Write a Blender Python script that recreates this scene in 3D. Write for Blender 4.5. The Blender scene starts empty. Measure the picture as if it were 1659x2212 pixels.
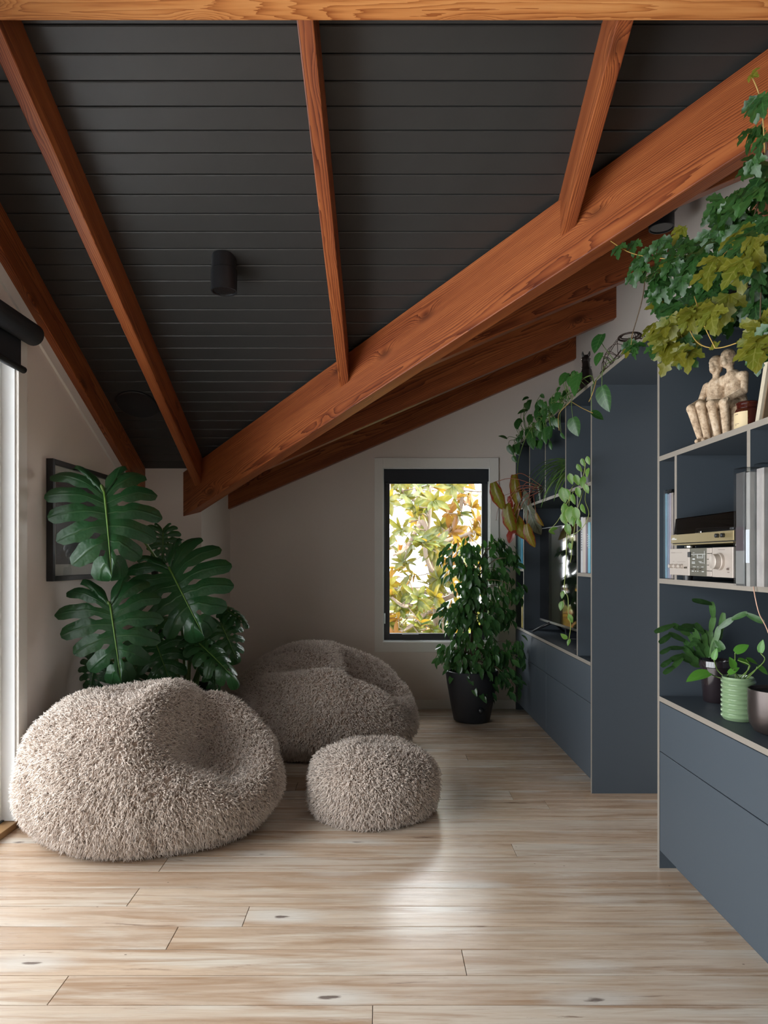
import bpy, bmesh, math, random
import numpy as np
from mathutils import Vector, Matrix, noise

random.seed(7); np.random.seed(7)
SC = bpy.context.scene
COL = SC.collection

# ------------------------------------------------------------------ camera, light, exposure
F = 1475.0                      # focal length in pixels of the 1659 x 2212 frame
CX, CY, H = 820.0, 1207.0, 1.15 # horizon point and eye height
cam_d = bpy.data.cameras.new('camera'); cam = bpy.data.objects.new('camera', cam_d); COL.objects.link(cam)
cam.location = (0, 0, H); cam.rotation_euler = (math.pi/2, 0, 0)
cam_d.sensor_fit = 'VERTICAL'; cam_d.sensor_height = 36.0; cam_d.lens = 36.0*F/2212
cam_d.shift_x = (829.5-CX)/2212; cam_d.shift_y = (CY-1106)/2212
cam_d.clip_start = 0.05
SC.camera = cam

world = bpy.data.worlds.new('world'); SC.world = world; world.use_nodes = True
bg = world.node_tree.nodes['Background']
bg.inputs['Color'].default_value = (0.93, 0.97, 1.0, 1); bg.inputs['Strength'].default_value = 1.0

sun_d = bpy.data.lights.new('sun', 'SUN'); sun_d.energy = 1.7; sun_d.angle = math.radians(1.0); sun_d.color = (1, .86, .62)
sun = bpy.data.objects.new('sun', sun_d); COL.objects.link(sun)
sun.rotation_euler = Vector((-.78, .12, -.6)).to_track_quat('-Z', 'Y').to_euler(); sun.location = (6, 8, 8)

def portal(name, loc, direction, sx, sy):
    d = bpy.data.lights.new(name, 'AREA'); d.shape = 'RECTANGLE'; d.size = sx; d.size_y = sy
    d.cycles.is_portal = True
    o = bpy.data.objects.new(name, d); COL.objects.link(o); o.location = loc
    o.rotation_euler = Vector(direction).to_track_quat('-Z', 'Y').to_euler()
portal('daylight_left', (-1.70, .365, 1.03), (1, 0, 0), 5.15, 2.1)
portal('daylight_back', (0.43, 5.40, 1.14), (0, -1, 0), .8, 1.3)

vs = SC.view_settings
SC.display_settings.display_device = 'sRGB'
vs.view_transform = 'Standard'; vs.look = 'None'; vs.exposure = 3.05; vs.gamma = 1.0; vs.use_curve_mapping = False

# ------------------------------------------------------------------ pixel helpers
def P(px, py, Y):
    return Vector(((px-CX)*Y/F, Y, H-(py-CY)*Y/F))
def PX(px, py, X):
    Y = X*F/(px-CX)
    return Vector((X, Y, H-(py-CY)*Y/F))
def YX(px, X):
    return X*F/(px-CX)

# ------------------------------------------------------------------ material helpers
def newmat(name):
    m = bpy.data.materials.new(name); m.use_nodes = True
    nt = m.node_tree
    return m, nt, nt.nodes, nt.links, nt.nodes['Principled BSDF']
def N(nt, kind, **kw):
    n = nt.nodes.new(kind)
    for k, v in kw.items():
        if k in ('operation', 'blend_type', 'data_type', 'noise_dimensions', 'feature', 'attribute_name', 'wave_type', 'bands_direction', 'mode', 'use_clamp', 'voronoi_dimensions', 'distance'):
            setattr(n, k, v)
        else:
            n.inputs[int(k[1:]) if k[0] == '_' else k].default_value = v
    return n
def ramp(nt, fac, stops, interp='LINEAR'):
    r = nt.nodes.new('ShaderNodeValToRGB'); r.color_ramp.interpolation = interp
    e = r.color_ramp.elements
    while len(e) > 1: e.remove(e[-1])
    e[0].position = stops[0][0]; e[0].color = (*stops[0][1], 1)
    for p, c in stops[1:]:
        x = e.new(p); x.color = (*c, 1)
    nt.links.new(fac, r.inputs[0]); return r.outputs[0]
def mixc(nt, fac, a, b, bt='MIX'):
    m = nt.nodes.new('ShaderNodeMix'); m.data_type = 'RGBA'; m.blend_type = bt
    for s, v in ((m.inputs[0], fac), (m.inputs[6], a), (m.inputs[7], b)):
        if hasattr(v, 'links'): nt.links.new(v, s)
        elif isinstance(v, (int, float)): s.default_value = v
        else: s.default_value = (*v, 1)
    return m.outputs[2]
def mth(nt, op, a, b=0.0, c=None, clamp=False):
    m = nt.nodes.new('ShaderNodeMath'); m.operation = op; m.use_clamp = clamp
    for i, v in enumerate((a, b) if c is None else (a, b, c)):
        if hasattr(v, 'links'): nt.links.new(v, m.inputs[i])
        else: m.inputs[i].default_value = v
    return m.outputs[0]
def maprange(nt, v, a, b, c=0.0, d=1.0):
    m = nt.nodes.new('ShaderNodeMapRange'); nt.links.new(v, m.inputs[0])
    for i, x in enumerate((a, b, c, d)): m.inputs[i+1].default_value = x
    return m.outputs[0]
def coords(nt, scale=(1, 1, 1), rnd=0.0, kind='Object'):
    tc = nt.nodes.new('ShaderNodeTexCoord'); mp = nt.nodes.new('ShaderNodeMapping')
    mp.inputs['Scale'].default_value = scale
    nt.links.new(tc.outputs[kind], mp.inputs['Vector'])
    if rnd:
        oi = nt.nodes.new('ShaderNodeObjectInfo'); cb = nt.nodes.new('ShaderNodeCombineXYZ')
        for i, k in enumerate((1.0, 2.7, 4.1)):
            nt.links.new(mth(nt, 'MULTIPLY', oi.outputs['Random'], rnd*k), cb.inputs[i])
        nt.links.new(cb.outputs[0], mp.inputs['Location'])
    return mp.outputs[0]
def noise_t(nt, vec, scale, detail=4, rough=.55, dist=0.0):
    n = nt.nodes.new('ShaderNodeTexNoise'); nt.links.new(vec, n.inputs['Vector'])
    n.inputs['Scale'].default_value = scale; n.inputs['Detail'].default_value = detail
    n.inputs['Roughness'].default_value = rough; n.inputs['Distortion'].default_value = dist
    return n.outputs[0]
def bump(nt, h, b, strength=.2, dist=.01):
    n = nt.nodes.new('ShaderNodeBump'); n.inputs['Strength'].default_value = strength; n.inputs['Distance'].default_value = dist
    nt.links.new(h, n.inputs['Height']); nt.links.new(n.outputs[0], b.inputs['Normal'])

def mat_plain(name, col, rough=.5, metal=0.0, nscale=40, nvar=.06, bmp=.03, spec=.5, coat=0.0):
    m, nt, nd, lk, b = newmat(name)
    v = coords(nt); n = noise_t(nt, v, nscale, 3)
    c = mixc(nt, n, [x*(1-nvar) for x in col], [min(1, x*(1+nvar)) for x in col])
    lk.new(c, b.inputs['Base Color']); b.inputs['Roughness'].default_value = rough; b.inputs['Metallic'].default_value = metal
    b.inputs['Specular IOR Level'].default_value = spec; b.inputs['Coat Weight'].default_value = coat
    if bmp: bump(nt, n, b, bmp, .004)
    return m

def mat_beam(name, lo, mid, hi, rough=.42, freq=150.0):
    """Sawn fir: growth rings round a heart that lies off the beam, knots, fine saw relief. Long axis = local X."""
    m, nt, nd, lk, b = newmat(name)
    v = coords(nt, (1, 1, 1), 3.0)
    sep = nt.nodes.new('ShaderNodeSeparateXYZ'); lk.new(v, sep.inputs[0])
    oi = nt.nodes.new('ShaderNodeObjectInfo')
    tc = nt.nodes.new('ShaderNodeTexCoord'); s2 = nt.nodes.new('ShaderNodeSeparateXYZ'); lk.new(tc.outputs['Object'], s2.inputs[0])
    def comb(x, y, z):
        c = nt.nodes.new('ShaderNodeCombineXYZ')
        for i, q in enumerate((x, y, z)): lk.new(q, c.inputs[i])
        return c.outputs[0]
    sx = mth(nt, 'MULTIPLY', sep.outputs[0], .32)
    low = noise_t(nt, comb(sx, mth(nt, 'MULTIPLY', sep.outputs[1], 2.5), mth(nt, 'MULTIPLY', sep.outputs[2], 2.5)), 1.6, 2)
    # knots
    vo = nt.nodes.new('ShaderNodeTexVoronoi'); vo.inputs['Scale'].default_value = 1.0
    lk.new(comb(mth(nt, 'MULTIPLY', sep.outputs[0], 2.6), mth(nt, 'MULTIPLY', sep.outputs[1], 6), mth(nt, 'MULTIPLY', sep.outputs[2], 6)), vo.inputs['Vector'])
    kd = vo.outputs['Distance']
    knot = maprange(nt, kd, .0, .34, 1.0, 0.0)
    y = mth(nt, 'SUBTRACT', s2.outputs[1], .05)
    z = mth(nt, 'SUBTRACT', s2.outputs[2], mth(nt, 'MULTIPLY', oi.outputs['Random'], .2))
    r = mth(nt, 'SQRT', mth(nt, 'ADD', mth(nt, 'MULTIPLY', y, y), mth(nt, 'MULTIPLY', z, z)))
    r = mth(nt, 'ADD', r, mth(nt, 'MULTIPLY', low, .11))
    r = mth(nt, 'ADD', r, mth(nt, 'MULTIPLY', mth(nt, 'POWER', knot, 2.0), .05))
    wisp = noise_t(nt, comb(mth(nt, 'MULTIPLY', sep.outputs[0], 3.0), mth(nt, 'MULTIPLY', sep.outputs[1], 40), mth(nt, 'MULTIPLY', sep.outputs[2], 40)), 1.0, 3)
    r = mth(nt, 'ADD', r, mth(nt, 'MULTIPLY', wisp, .012))
    ring = mth(nt, 'FRACT', mth(nt, 'MULTIPLY', r, freq))
    ring = mth(nt, 'POWER', ring, 2.2)
    fine = noise_t(nt, comb(mth(nt, 'MULTIPLY', sep.outputs[0], 6), mth(nt, 'MULTIPLY', sep.outputs[1], 160), mth(nt, 'MULTIPLY', sep.outputs[2], 160)), 1.0, 3)
    patch = noise_t(nt, comb(mth(nt, 'MULTIPLY', sep.outputs[0], .5), mth(nt, 'MULTIPLY', sep.outputs[1], 9), mth(nt, 'MULTIPLY', sep.outputs[2], 9)), 1.6, 4)
    f = mth(nt, 'ADD', mth(nt, 'MULTIPLY', ring, .62), mth(nt, 'MULTIPLY', fine, .30))
    f = mth(nt, 'ADD', f, mth(nt, 'MULTIPLY', mth(nt, 'SUBTRACT', patch, .43), 1.15))
    c = ramp(nt, f, [(.0, hi), (.42, mid), (.95, lo)])
    kk = maprange(nt, kd, .06, .17, 1.0, 0.0)
    c = mixc(nt, mth(nt, 'MULTIPLY', kk, .7), c, [x*.45 for x in lo])
    lk.new(c, b.inputs['Base Color'])
    b.inputs['Roughness'].default_value = rough; b.inputs['Specular IOR Level'].default_value = .35
    bump(nt, f, b, .12, .003)
    return m

def mat_plank(name):
    m, nt, nd, lk, b = newmat(name)
    v = coords(nt, (1, 1, 1), 9.0)
    oi = nt.nodes.new('ShaderNodeObjectInfo'); rnd = oi.outputs['Random']
    def sc(s):
        mp = nt.nodes.new('ShaderNodeMapping'); mp.inputs['Scale'].default_value = s; lk.new(v, mp.inputs['Vector']); return mp.outputs[0]
    base = ramp(nt, rnd, [(0, (.60, .45, .325)), (.25, (.64, .51, .385)), (.5, (.50, .355, .245)), (.75, (.66, .565, .46)), (1, (.56, .41, .295))])
    cloud = noise_t(nt, sc((1.2, 9, 1)), 1.3, 4, .6, .4)
    c = mixc(nt, maprange(nt, cloud, .48, .76, 0, .85), base, (.70, .655, .57))
    warm = noise_t(nt, sc((1.6, 26, 1)), 1.0, 5, .62, .6)
    c = mixc(nt, maprange(nt, warm, .46, .67, 0, .85), c, (.34, .20, .11))
    grain = noise_t(nt, sc((5, 170, 1)), 1.0, 3)
    c = mixc(nt, maprange(nt, grain, .35, .72, 0, .45), c, (.36, .25, .175))
    dk = noise_t(nt, sc((2.3, 40, 1)), 1.0, 6, .7, 1.2)
    c = mixc(nt, maprange(nt, dk, .63, .70, 0, .8), c, (.16, .09, .06))
    vo = nt.nodes.new('ShaderNodeTexVoronoi'); vo.inputs['Scale'].default_value = 1.0
    wob = nt.nodes.new('ShaderNodeTexNoise'); wob.inputs['Scale'].default_value = 3.0; wob.inputs['Detail'].default_value = 4; lk.new(sc((6, 20, 1)), wob.inputs['Vector'])
    vadd = nt.nodes.new('ShaderNodeMixRGB'); vadd.blend_type = 'LINEAR_LIGHT'; vadd.inputs[0].default_value = .05; lk.new(sc((1.7, 5.5, 1)), vadd.inputs[1]); lk.new(wob.outputs['Color'], vadd.inputs[2])
    lk.new(vadd.outputs[0], vo.inputs['Vector'])
    c = mixc(nt, maprange(nt, vo.outputs['Distance'], .10, .30, .55, 0), c, (.70, .68, .63))
    c = mixc(nt, maprange(nt, vo.outputs['Distance'], .035, .055, .9, 0), c, (.13, .095, .08))
    hole = nt.nodes.new('ShaderNodeTexVoronoi'); hole.inputs['Scale'].default_value = 1.0
    lk.new(sc((6, 12, 1)), hole.inputs['Vector'])
    c = mixc(nt, maprange(nt, hole.outputs['Distance'], .018, .03, .8, 0), c, (.10, .07, .05))
    lk.new(c, b.inputs['Base Color'])
    lk.new(maprange(nt, grain, .3, .8, .20, .32), b.inputs['Roughness'])
    b.inputs['Specular IOR Level'].default_value = .5
    b.inputs['Coat Weight'].default_value = .35; b.inputs['Coat Roughness'].default_value = .20
    bump(nt, grain, b, .06, .002)
    return m

def mat_leaf(name, c1, c2, rough=.35, trans=.35, tcol=None, vein=None, edge=None, spec=.5):
    """Leaf blade; attribute 'edge' runs 0 at the midrib to 1 at the margin, 'along' 0 base to 1 tip."""
    m, nt, nd, lk, b = newmat(name)
    oi = nt.nodes.new('ShaderNodeObjectInfo'); geo = nt.nodes.new('ShaderNodeNewGeometry')
    f = mth(nt, 'FRACT', mth(nt, 'ADD', oi.outputs['Random'], geo.outputs['Random Per Island']))
    c = mixc(nt, f, c1, c2)
    a = nt.nodes.new('ShaderNodeAttribute'); a.attribute_name = 'edge'
    al = nt.nodes.new('ShaderNodeAttribute'); al.attribute_name = 'along'
    e = a.outputs['Fac']
    if vein:
        vcol, wid, nside = vein
        w = mth(nt, 'ABSOLUTE', mth(nt, 'SUBTRACT', mth(nt, 'FRACT', mth(nt, 'MULTIPLY', mth(nt, 'SUBTRACT', al.outputs['Fac'], mth(nt, 'MULTIPLY', e, .22)), nside)), .5))
        sv = maprange(nt, w, 0.0, .14, .6, 0.0)
        mv = maprange(nt, e, 0.0, wid, 1.0, 0.0)
        c = mixc(nt, mth(nt, 'MAXIMUM', sv, mv), c, vcol)
    if edge:
        ecol, e0, e1 = edge
        nz = noise_t(nt, coords(nt, (1, 1, 1), 2.0), 9, 3)
        c = mixc(nt, maprange(nt, mth(nt, 'ADD', e, mth(nt, 'MULTIPLY', mth(nt, 'SUBTRACT', nz, .5), .9)), e0, e1), c, ecol)
    lk.new(c, b.inputs['Base Color']); b.inputs['Roughness'].default_value = rough
    b.inputs['Specular IOR Level'].default_value = spec
    t = nt.nodes.new('ShaderNodeBsdfTranslucent')
    if tcol is None: lk.new(c, t.inputs['Color'])
    else: t.inputs['Color'].default_value = (*tcol, 1)
    mx = nt.nodes.new('ShaderNodeMixShader'); mx.inputs[0].default_value = trans
    lk.new(b.outputs[0], mx.inputs[1]); lk.new(t.outputs[0], mx.inputs[2])
    lk.new(mx.outputs[0], nd['Material Output'].inputs['Surface'])
    return m

def mat_glass(name, tint=(1, 1, 1), refl=.08, rough=0.0, k=.8):
    """Thin clear pane: passes light straight through, mirrors a little at the surface."""
    m, nt, nd, lk, b = newmat(name); nd.remove(b)
    t = nt.nodes.new('ShaderNodeBsdfTransparent'); t.inputs[0].default_value = (*tint, 1)
    g = nt.nodes.new('ShaderNodeBsdfGlossy'); g.inputs['Roughness'].default_value = rough
    fr = nt.nodes.new('ShaderNodeLayerWeight'); fr.inputs[0].default_value = .15
    mx = nt.nodes.new('ShaderNodeMixShader')
    lk.new(mth(nt, 'ADD', mth(nt, 'MULTIPLY', fr.outputs['Fresnel'], k), refl*.3, clamp=True), mx.inputs[0])
    lk.new(t.outputs[0], mx.inputs[1]); lk.new(g.outputs[0], mx.inputs[2]); lk.new(mx.outputs[0], nd['Material Output'].inputs['Surface'])
    return m

M = {}
M['wall'] = mat_plain('wall_paint', (.74, .66, .60), .75, nscale=60, nvar=.02, bmp=.02, spec=.25)
M['trim'] = mat_plain('white_trim', (.80, .77, .72), .45, nscale=30, nvar=.02, bmp=.01)
M['jamb'] = mat_plain('white_jamb', (.80, .82, .82), .35, nscale=30, nvar=.02, bmp=.01)
M['dark_ceiling'] = mat_plain('charcoal_board', (.030, .030, .029), .40, nscale=14, nvar=.12, bmp=.05)
M['beam'] = mat_beam('orange_fir', (.085, .015, .005), (.255, .066, .020), (.43, .138, .042))
M['beam_lit'] = mat_beam('fir_floor_lit', (.30, .085, .020), (.56, .22, .065), (.70, .33, .115), freq=210.0)  # same fir as the rafters, floor light painted in as a paler tone
M['plank'] = mat_plank('pale_floor_plank')
M['gap'] = mat_plain('dark_gap', (.05, .035, .025), .9)
M['unit'] = mat_plain('slate_laminate', (.057, .070, .084), .50, nscale=200, nvar=.03, bmp=.01, spec=.22)
M['ply'] = mat_plain('raw_edge', (.235, .205, .172), .55, nscale=90, nvar=.08, bmp=.02)
M['black'] = mat_plain('black_satin', (.012, .013, .015), .38)
M['blind'] = mat_plain('charcoal_blind', (.018, .022, .030), .6)
M['frame_dark'] = mat_plain('dark_aluminium', (.035, .038, .042), .35)
M['glass'] = mat_glass('window_glass')
M['soil'] = mat_plain('potting_soil', (.035, .022, .014), .95, nscale=120, nvar=.5, bmp=.5)
M['stem_green'] = mat_plain('green_stem', (.10, .17, .035), .45)
M['stem_yellow'] = mat_plain('yellow_stem', (.42, .27, .07), .5)
M['stem_brown'] = mat_plain('brown_stem', (.10, .065, .035), .7, nscale=60, nvar=.3, bmp=.2)
M['paper'] = mat_plain('paper_block', (.62, .58, .50), .8)

# ------------------------------------------------------------------ mesh helpers
ORG = {}
def tag(o, label=None, cat=None, group=None, kind=None):
    for k, v in (('label', label), ('category', cat), ('group', group), ('kind', kind)):
        if v: o[k] = v
    return o
def empty(name, loc, label, cat, group=None, kind=None):
    o = bpy.data.objects.new(name, None); o.empty_display_size = .05
    COL.objects.link(o); o.location = loc; ORG[o.name] = Vector(loc)
    return tag(o, label, cat, group, kind)
def link(name, me, Mw, parent=None):
    """Link mesh data at world matrix Mw, parented without rotation trouble."""
    o = bpy.data.objects.new(name, me); COL.objects.link(o)
    ORG[o.name] = Mw.to_translation()
    if parent is not None:
        o.parent = parent
        o.matrix_local = Matrix.Translation(-ORG[parent.name]) @ Mw
    else:
        o.matrix_local = Mw
    return o
def mesh(name, verts, faces, mat=None, smooth=False):
    me = bpy.data.meshes.new(name); me.from_pydata([tuple(v) for v in verts], [], faces); me.update()
    if mat:
        for q in (mat if isinstance(mat, (list, tuple)) else [mat]): me.materials.append(q)
    if smooth: me.shade_smooth()
    return me
def mk(name, verts, faces, mat, parent=None, org=None, smooth=False, rot=None):
    """World-space verts -> object whose origin is org (default: centre of the verts' footprint)."""
    vv = [Vector(v) for v in verts]
    if org is None:
        lo = Vector([min(v[i] for v in vv) for i in range(3)]); hi = Vector([max(v[i] for v in vv) for i in range(3)])
        org = Vector(((lo.x+hi.x)/2, (lo.y+hi.y)/2, lo.z))
    org = Vector(org)
    R = rot.to_3x3() if rot is not None else Matrix.Identity(3)
    Ri = R.transposed()
    me = mesh(name, [Ri @ (v-org) for v in vv], faces, mat, smooth)
    return link(name, me, Matrix.Translation(org) @ R.to_4x4(), parent)
BOXF = [(0, 3, 2, 1), (4, 5, 6, 7), (0, 1, 5, 4), (1, 2, 6, 5), (2, 3, 7, 6), (3, 0, 4, 7)]
def boxv(x0, x1, y0, y1, z0, z1):
    return [(x0, y0, z0), (x1, y0, z0), (x1, y1, z0), (x0, y1, z0), (x0, y0, z1), (x1, y0, z1), (x1, y1, z1), (x0, y1, z1)]
def bevel_mesh(me, w, seg=2):
    bm = bmesh.new(); bm.from_mesh(me)
    bmesh.ops.bevel(bm, geom=list(bm.edges), offset=w, segments=seg, affect='EDGES', profile=.6, clamp_overlap=True)
    bm.to_mesh(me); bm.free(); me.update()
def box(name, x0, x1, y0, y1, z0, z1, mat, parent=None, bev=0.0, seg=2, org=None):
    x0, x1 = sorted((x0, x1)); y0, y1 = sorted((y0, y1)); z0, z1 = sorted((z0, z1))
    o = mk(name, boxv(x0, x1, y0, y1, z0, z1), BOXF, mat, parent, org)
    if bev: bevel_mesh(o.data, bev, seg)
    return o
def join(parts):
    """[(verts, faces)] -> one (verts, faces)"""
    V, Fc = [], []
    for v, f in parts:
        k = len(V); V += list(v); Fc += [tuple(i+k for i in q) for q in f]
    return V, Fc
def tubegeo(pts, rad, n=6, cap=True):
    pts = [Vector(p) for p in pts]
    if not hasattr(rad, '__len__'): rad = [rad]*len(pts)
    V, Fc = [], []
    up = None
    for i, p in enumerate(pts):
        d = (pts[min(i+1, len(pts)-1)]-pts[max(i-1, 0)])
        d = d.normalized() if d.length > 1e-9 else Vector((0, 0, 1))
        if up is None:
            up = d.orthogonal().normalized()
        up = (up - d*up.dot(d)); up = up.normalized() if up.length > 1e-6 else d.orthogonal().normalized()
        w = d.cross(up)
        for k in range(n):
            a = 2*math.pi*k/n
            V.append(p+(up*math.cos(a)+w*math.sin(a))*rad[i])
    for i in range(len(pts)-1):
        for k in range(n):
            a, b2 = i*n+k, i*n+(k+1) % n
            Fc.append((a, b2, b2+n, a+n))
    if cap:
        Fc.append(tuple(range(n))[::-1]); Fc.append(tuple(range((len(pts)-1)*n, len(pts)*n)))
    return V, Fc
def tube(name, pts, rad, mat, parent=None, n=6):
    v, f = tubegeo(pts, rad, n)
    return mk(name, v, f, mat, parent, org=pts[0], smooth=True)
def lathegeo(prof, loc, n=32, axis='Z'):
    V, Fc = [], []
    for r, z in prof:
        for k in range(n):
            a = 2*math.pi*k/n; c, s = r*math.cos(a), r*math.sin(a)
            if axis == 'Z': q = (c, s, z)
            elif axis == 'X': q = (z, c, s)
            else: q = (c, z, s)
            V.append((loc[0]+q[0], loc[1]+q[1], loc[2]+q[2]))
    for i in range(len(prof)-1):
        for k in range(n):
            a, b2 = i*n+k, i*n+(k+1) % n
            Fc.append((a, b2, b2+n, a+n))
    if prof[0][0] > 1e-6: Fc.append(tuple(range(n))[::-1])
    if prof[-1][0] > 1e-6: Fc.append(tuple(range((len(prof)-1)*n, len(prof)*n)))
    return V, Fc
def lathe(name, prof, loc, mat, parent=None, n=32, axis='Z', smooth=True):
    v, f = lathegeo(prof, loc, n, axis)
    o = mk(name, v, f, mat, parent, org=loc, smooth=False)
    if smooth: o.data.shade_smooth(); 
    if smooth:
        try: o.data.set_sharp_from_angle(angle=math.radians(38))
        except Exception: pass
    return o
def curve_pts(pts, n=10):
    """Catmull-Rom through the points."""
    p = [Vector(q) for q in pts]; p = [p[0]*2-p[1]]+p+[p[-1]*2-p[-2]]
    out = []
    for i in range(1, len(p)-2):
        for k in range(n):
            t = k/n; a, b, c, d = p[i-1:i+3]
            out.append(.5*((2*b)+(c-a)*t+(2*a-5*b+4*c-d)*t*t+(3*b-a-3*c+d)*t**3))
    out.append(p[-2]); return out

# ------------------------------------------------------------------ the room
XL, XR = -1.56, 1.49          # left and right walls
YB, YL = 5.243, 4.40          # back wall, and the nearer wall left of the return
XRET = -1.148                 # return between them
YR = -5.0                     # wall behind the camera
def zA(Y): return 1.732+.497*(YL-Y)          # ceiling slope falling away from the camera
def zB(X): return 2.900+.433*(X-1.49)        # ceiling slope falling to the left
def xval(Y): return 3.843-1.148*Y            # valley between the two slopes

# floor: subfloor + planks laid across the room
flo = box('floor', XL-.15, XR+.1, YR-.1, YB+.1, -.06, -.004, M['gap']); tag(flo, 'pale whitewashed timber board floor', 'floor', kind='structure')
PW = 7.38e-5*F*H; Y0 = F*H/711.0      # plank pitch, and one known joint line (pixel row 1918)
joints = {}
def jrow(px, py):
    Yj = F*H/(py-CY); k = math.floor((Y0-Yj)/PW)   # k: row index counted toward the camera
    joints.setdefault(k, []).append(((px-CX)*Yj/F))
for px, py in ((288, 1937), (372, 2026), (126, 2138), (1003, 2080), (805, 2190), (350, 1872), (1108, 1830), (640, 1700), (1010, 1640), (760, 1760), (1180, 1735)):
    jrow(px, py)
plank_cache = {}
def plank(x0, x1, y0, y1):
    g, c = .0016, .0008
    x0 += g*.6; x1 -= g*.6; y0 += g; y1 -= g
    lx, ly = (x1-x0)/2, (y1-y0)/2
    key = (round(lx, 3), round(ly, 4))
    if key not in plank_cache:
        v = [(-lx, -ly, -.02), (lx, -ly, -.02), (lx, ly, -.02), (-lx, ly, -.02),
             (-lx, -ly, -c), (lx, -ly, -c), (lx, ly, -c), (-lx, ly, -c),
             (-lx+c, -ly+c, 0), (lx-c, -ly+c, 0), (lx-c, ly-c, 0), (-lx+c, ly-c, 0)]
        f = [(0, 1, 5, 4), (1, 2, 6, 5), (2, 3, 7, 6), (3, 0, 4, 7), (4, 5, 9, 8), (5, 6, 10, 9), (6, 7, 11, 10), (7, 4, 8, 11), (8, 9, 10, 11)]
        plank_cache[key] = mesh('plank', v, f, M['plank'])
    link('plank', plank_cache[key], Matrix.Translation(((x0+x1)/2, (y0+y1)/2, random.uniform(-.0004, .0003))), flo)
k = -26
while True:
    ya, yb = Y0-(k+1)*PW, Y0-k*PW
    if ya > YB: k += 1; continue
    if yb < -1.2: break
    xs = [XL-.1]+sorted(joints.get(k, []))+[XR]
    if k not in joints and k % 3 == 1 and k < 14: xs = [XL-.1, -1.2+((k*0.77) % 2.0), XR]
    for a, b2 in zip(xs[:-1], xs[1:]): plank(a, b2, ya, min(yb, YB))
    k += 1

# walls
def wallobj(name, parts, label):
    v, f = join([(boxv(*p), BOXF) for p in parts])
    return tag(mk(name, v, f, M['wall'], org=(parts[0][0], parts[0][2], 0)), label, 'wall', kind='structure')
WX0, WX1, WZ0, WZ1 = P(826.5, 0, YB).x, P(1058.6, 0, YB).x, P(0, 1387, YB).z, P(0, 1010, YB).z
T = .14
wallobj('wall_back', [(XRET-.1, WX0, YB, YB+T, 0, 3.3), (WX1, XR+.1, YB, YB+T, 0, 3.3), (WX0, WX1, YB, YB+T, 0, WZ0), (WX0, WX1, YB, YB+T, WZ1, 3.3)], 'warm grey painted end wall with the garden window')
wallobj('wall_alcove', [(XL-.14, XRET, YL, YB+.1, 0, 3.3)], 'warm grey wall stub behind the big split-leaf plant')
DY0, DY1, DZ = -2.2, 2.93, 2.08       # glazed door opening in the left wall
wallobj('wall_left', [(XL-T, XL, DY1, YL+.1, 0, 3.4), (XL-T, XL, YR, DY0, 0, 3.4), (XL-T, XL, DY0, DY1, DZ, 3.4)], 'warm grey wall beside the glazed door')
wallobj('wall_right', [(XR, XR+T, YR, YB+.1, 0, 3.4)], 'pale wall rising behind the slate bookcases')
wallobj('wall_rear', [(XL-T, XR+T, YR-T, YR, 0, 3.4)], 'pale wall on the near side of the room')

# baseboards
bb = box('baseboard_back', XRET, 1.045, YB-.014, YB-.0005, 0, .068, M['trim'], bev=.002); tag(bb, 'low grey-white skirting board under the garden window wall', 'baseboard', kind='structure')
bb = box('baseboard_left', XL+.0005, XL+.014, 3.02, YL, 0, .068, M['trim'], bev=.002); tag(bb, 'low grey-white skirting board along the wall with the framed picture', 'baseboard', kind='structure')

# ceilings: a plane with boards under it
def plate(name, pts, th, label):
    n = len(pts); v = list(pts)+[(p[0], p[1], p[2]+th) for p in pts]
    f = [tuple(range(n))[::-1], tuple(range(n, 2*n))]+[(i, (i+1) % n, (i+1) % n+n, i+n) for i in range(n)]
    return tag(mk(name, v, f, M['dark_ceiling'], org=pts[0]), label, 'ceiling', kind='structure')
e = .012
cA = plate('ceiling_near', [(XL-.1, YL+.05, zA(YL+.05)+e), (xval(YL+.05), YL+.05, zA(YL+.05)+e), (XR+.1, 1.96, zA(1.96)+e), (XL-.1, 1.96, zA(1.96)+e)], .08, 'charcoal boarded ceiling slope between the orange rafters')
xq = xval(YL+.05)
cB = plate('ceiling_far', [(xq, YL+.05, zB(xq)+e), (xq, YB+.1, zB(xq)+e), (XR+.1, YB+.1, zB(XR+.1)+e), (XR+.1, (3.843-XR-.1)/1.148, zB(XR+.1)+e)], .08, 'charcoal boarded ceiling slope behind the diagonal beam')
cR = plate('ceiling_rear', [(XL-.1, 2.0, 2.97), (XR+.1, 2.0, 2.97), (XR+.1, YR-.1, 2.97), (XL-.1, YR-.1, 2.97)], .08, 'flat charcoal ceiling over the near end of the room')
bw = .0747
ybd = 2.2403-2*bw; i = 0
while ybd < YL+.0:
    y0, y1 = ybd+.0022, min(ybd+bw-.0022, YL+.01)
    def ring(y, dz): return [(XL-.02, y, zA(y)+dz), (min(XR, xval(y)+.03), y, zA(y)+dz)]
    c = .0022
    a = ring(y0, .010); b2 = ring(y0, c); c2 = ring(y0+c, 0); d2 = ring(y1-c, 0); e2 = ring(y1, c); f2 = ring(y1, .010)
    v = a+b2+c2+d2+e2+f2
    f = [(2*j, 2*j+2, 2*j+3, 2*j+1) for j in range(5)]+[(0, 1, 11, 10)]
    mk('board', v, f, M['dark_ceiling'], cA)
    ybd += bw; i += 1
xb = XRET
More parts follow.
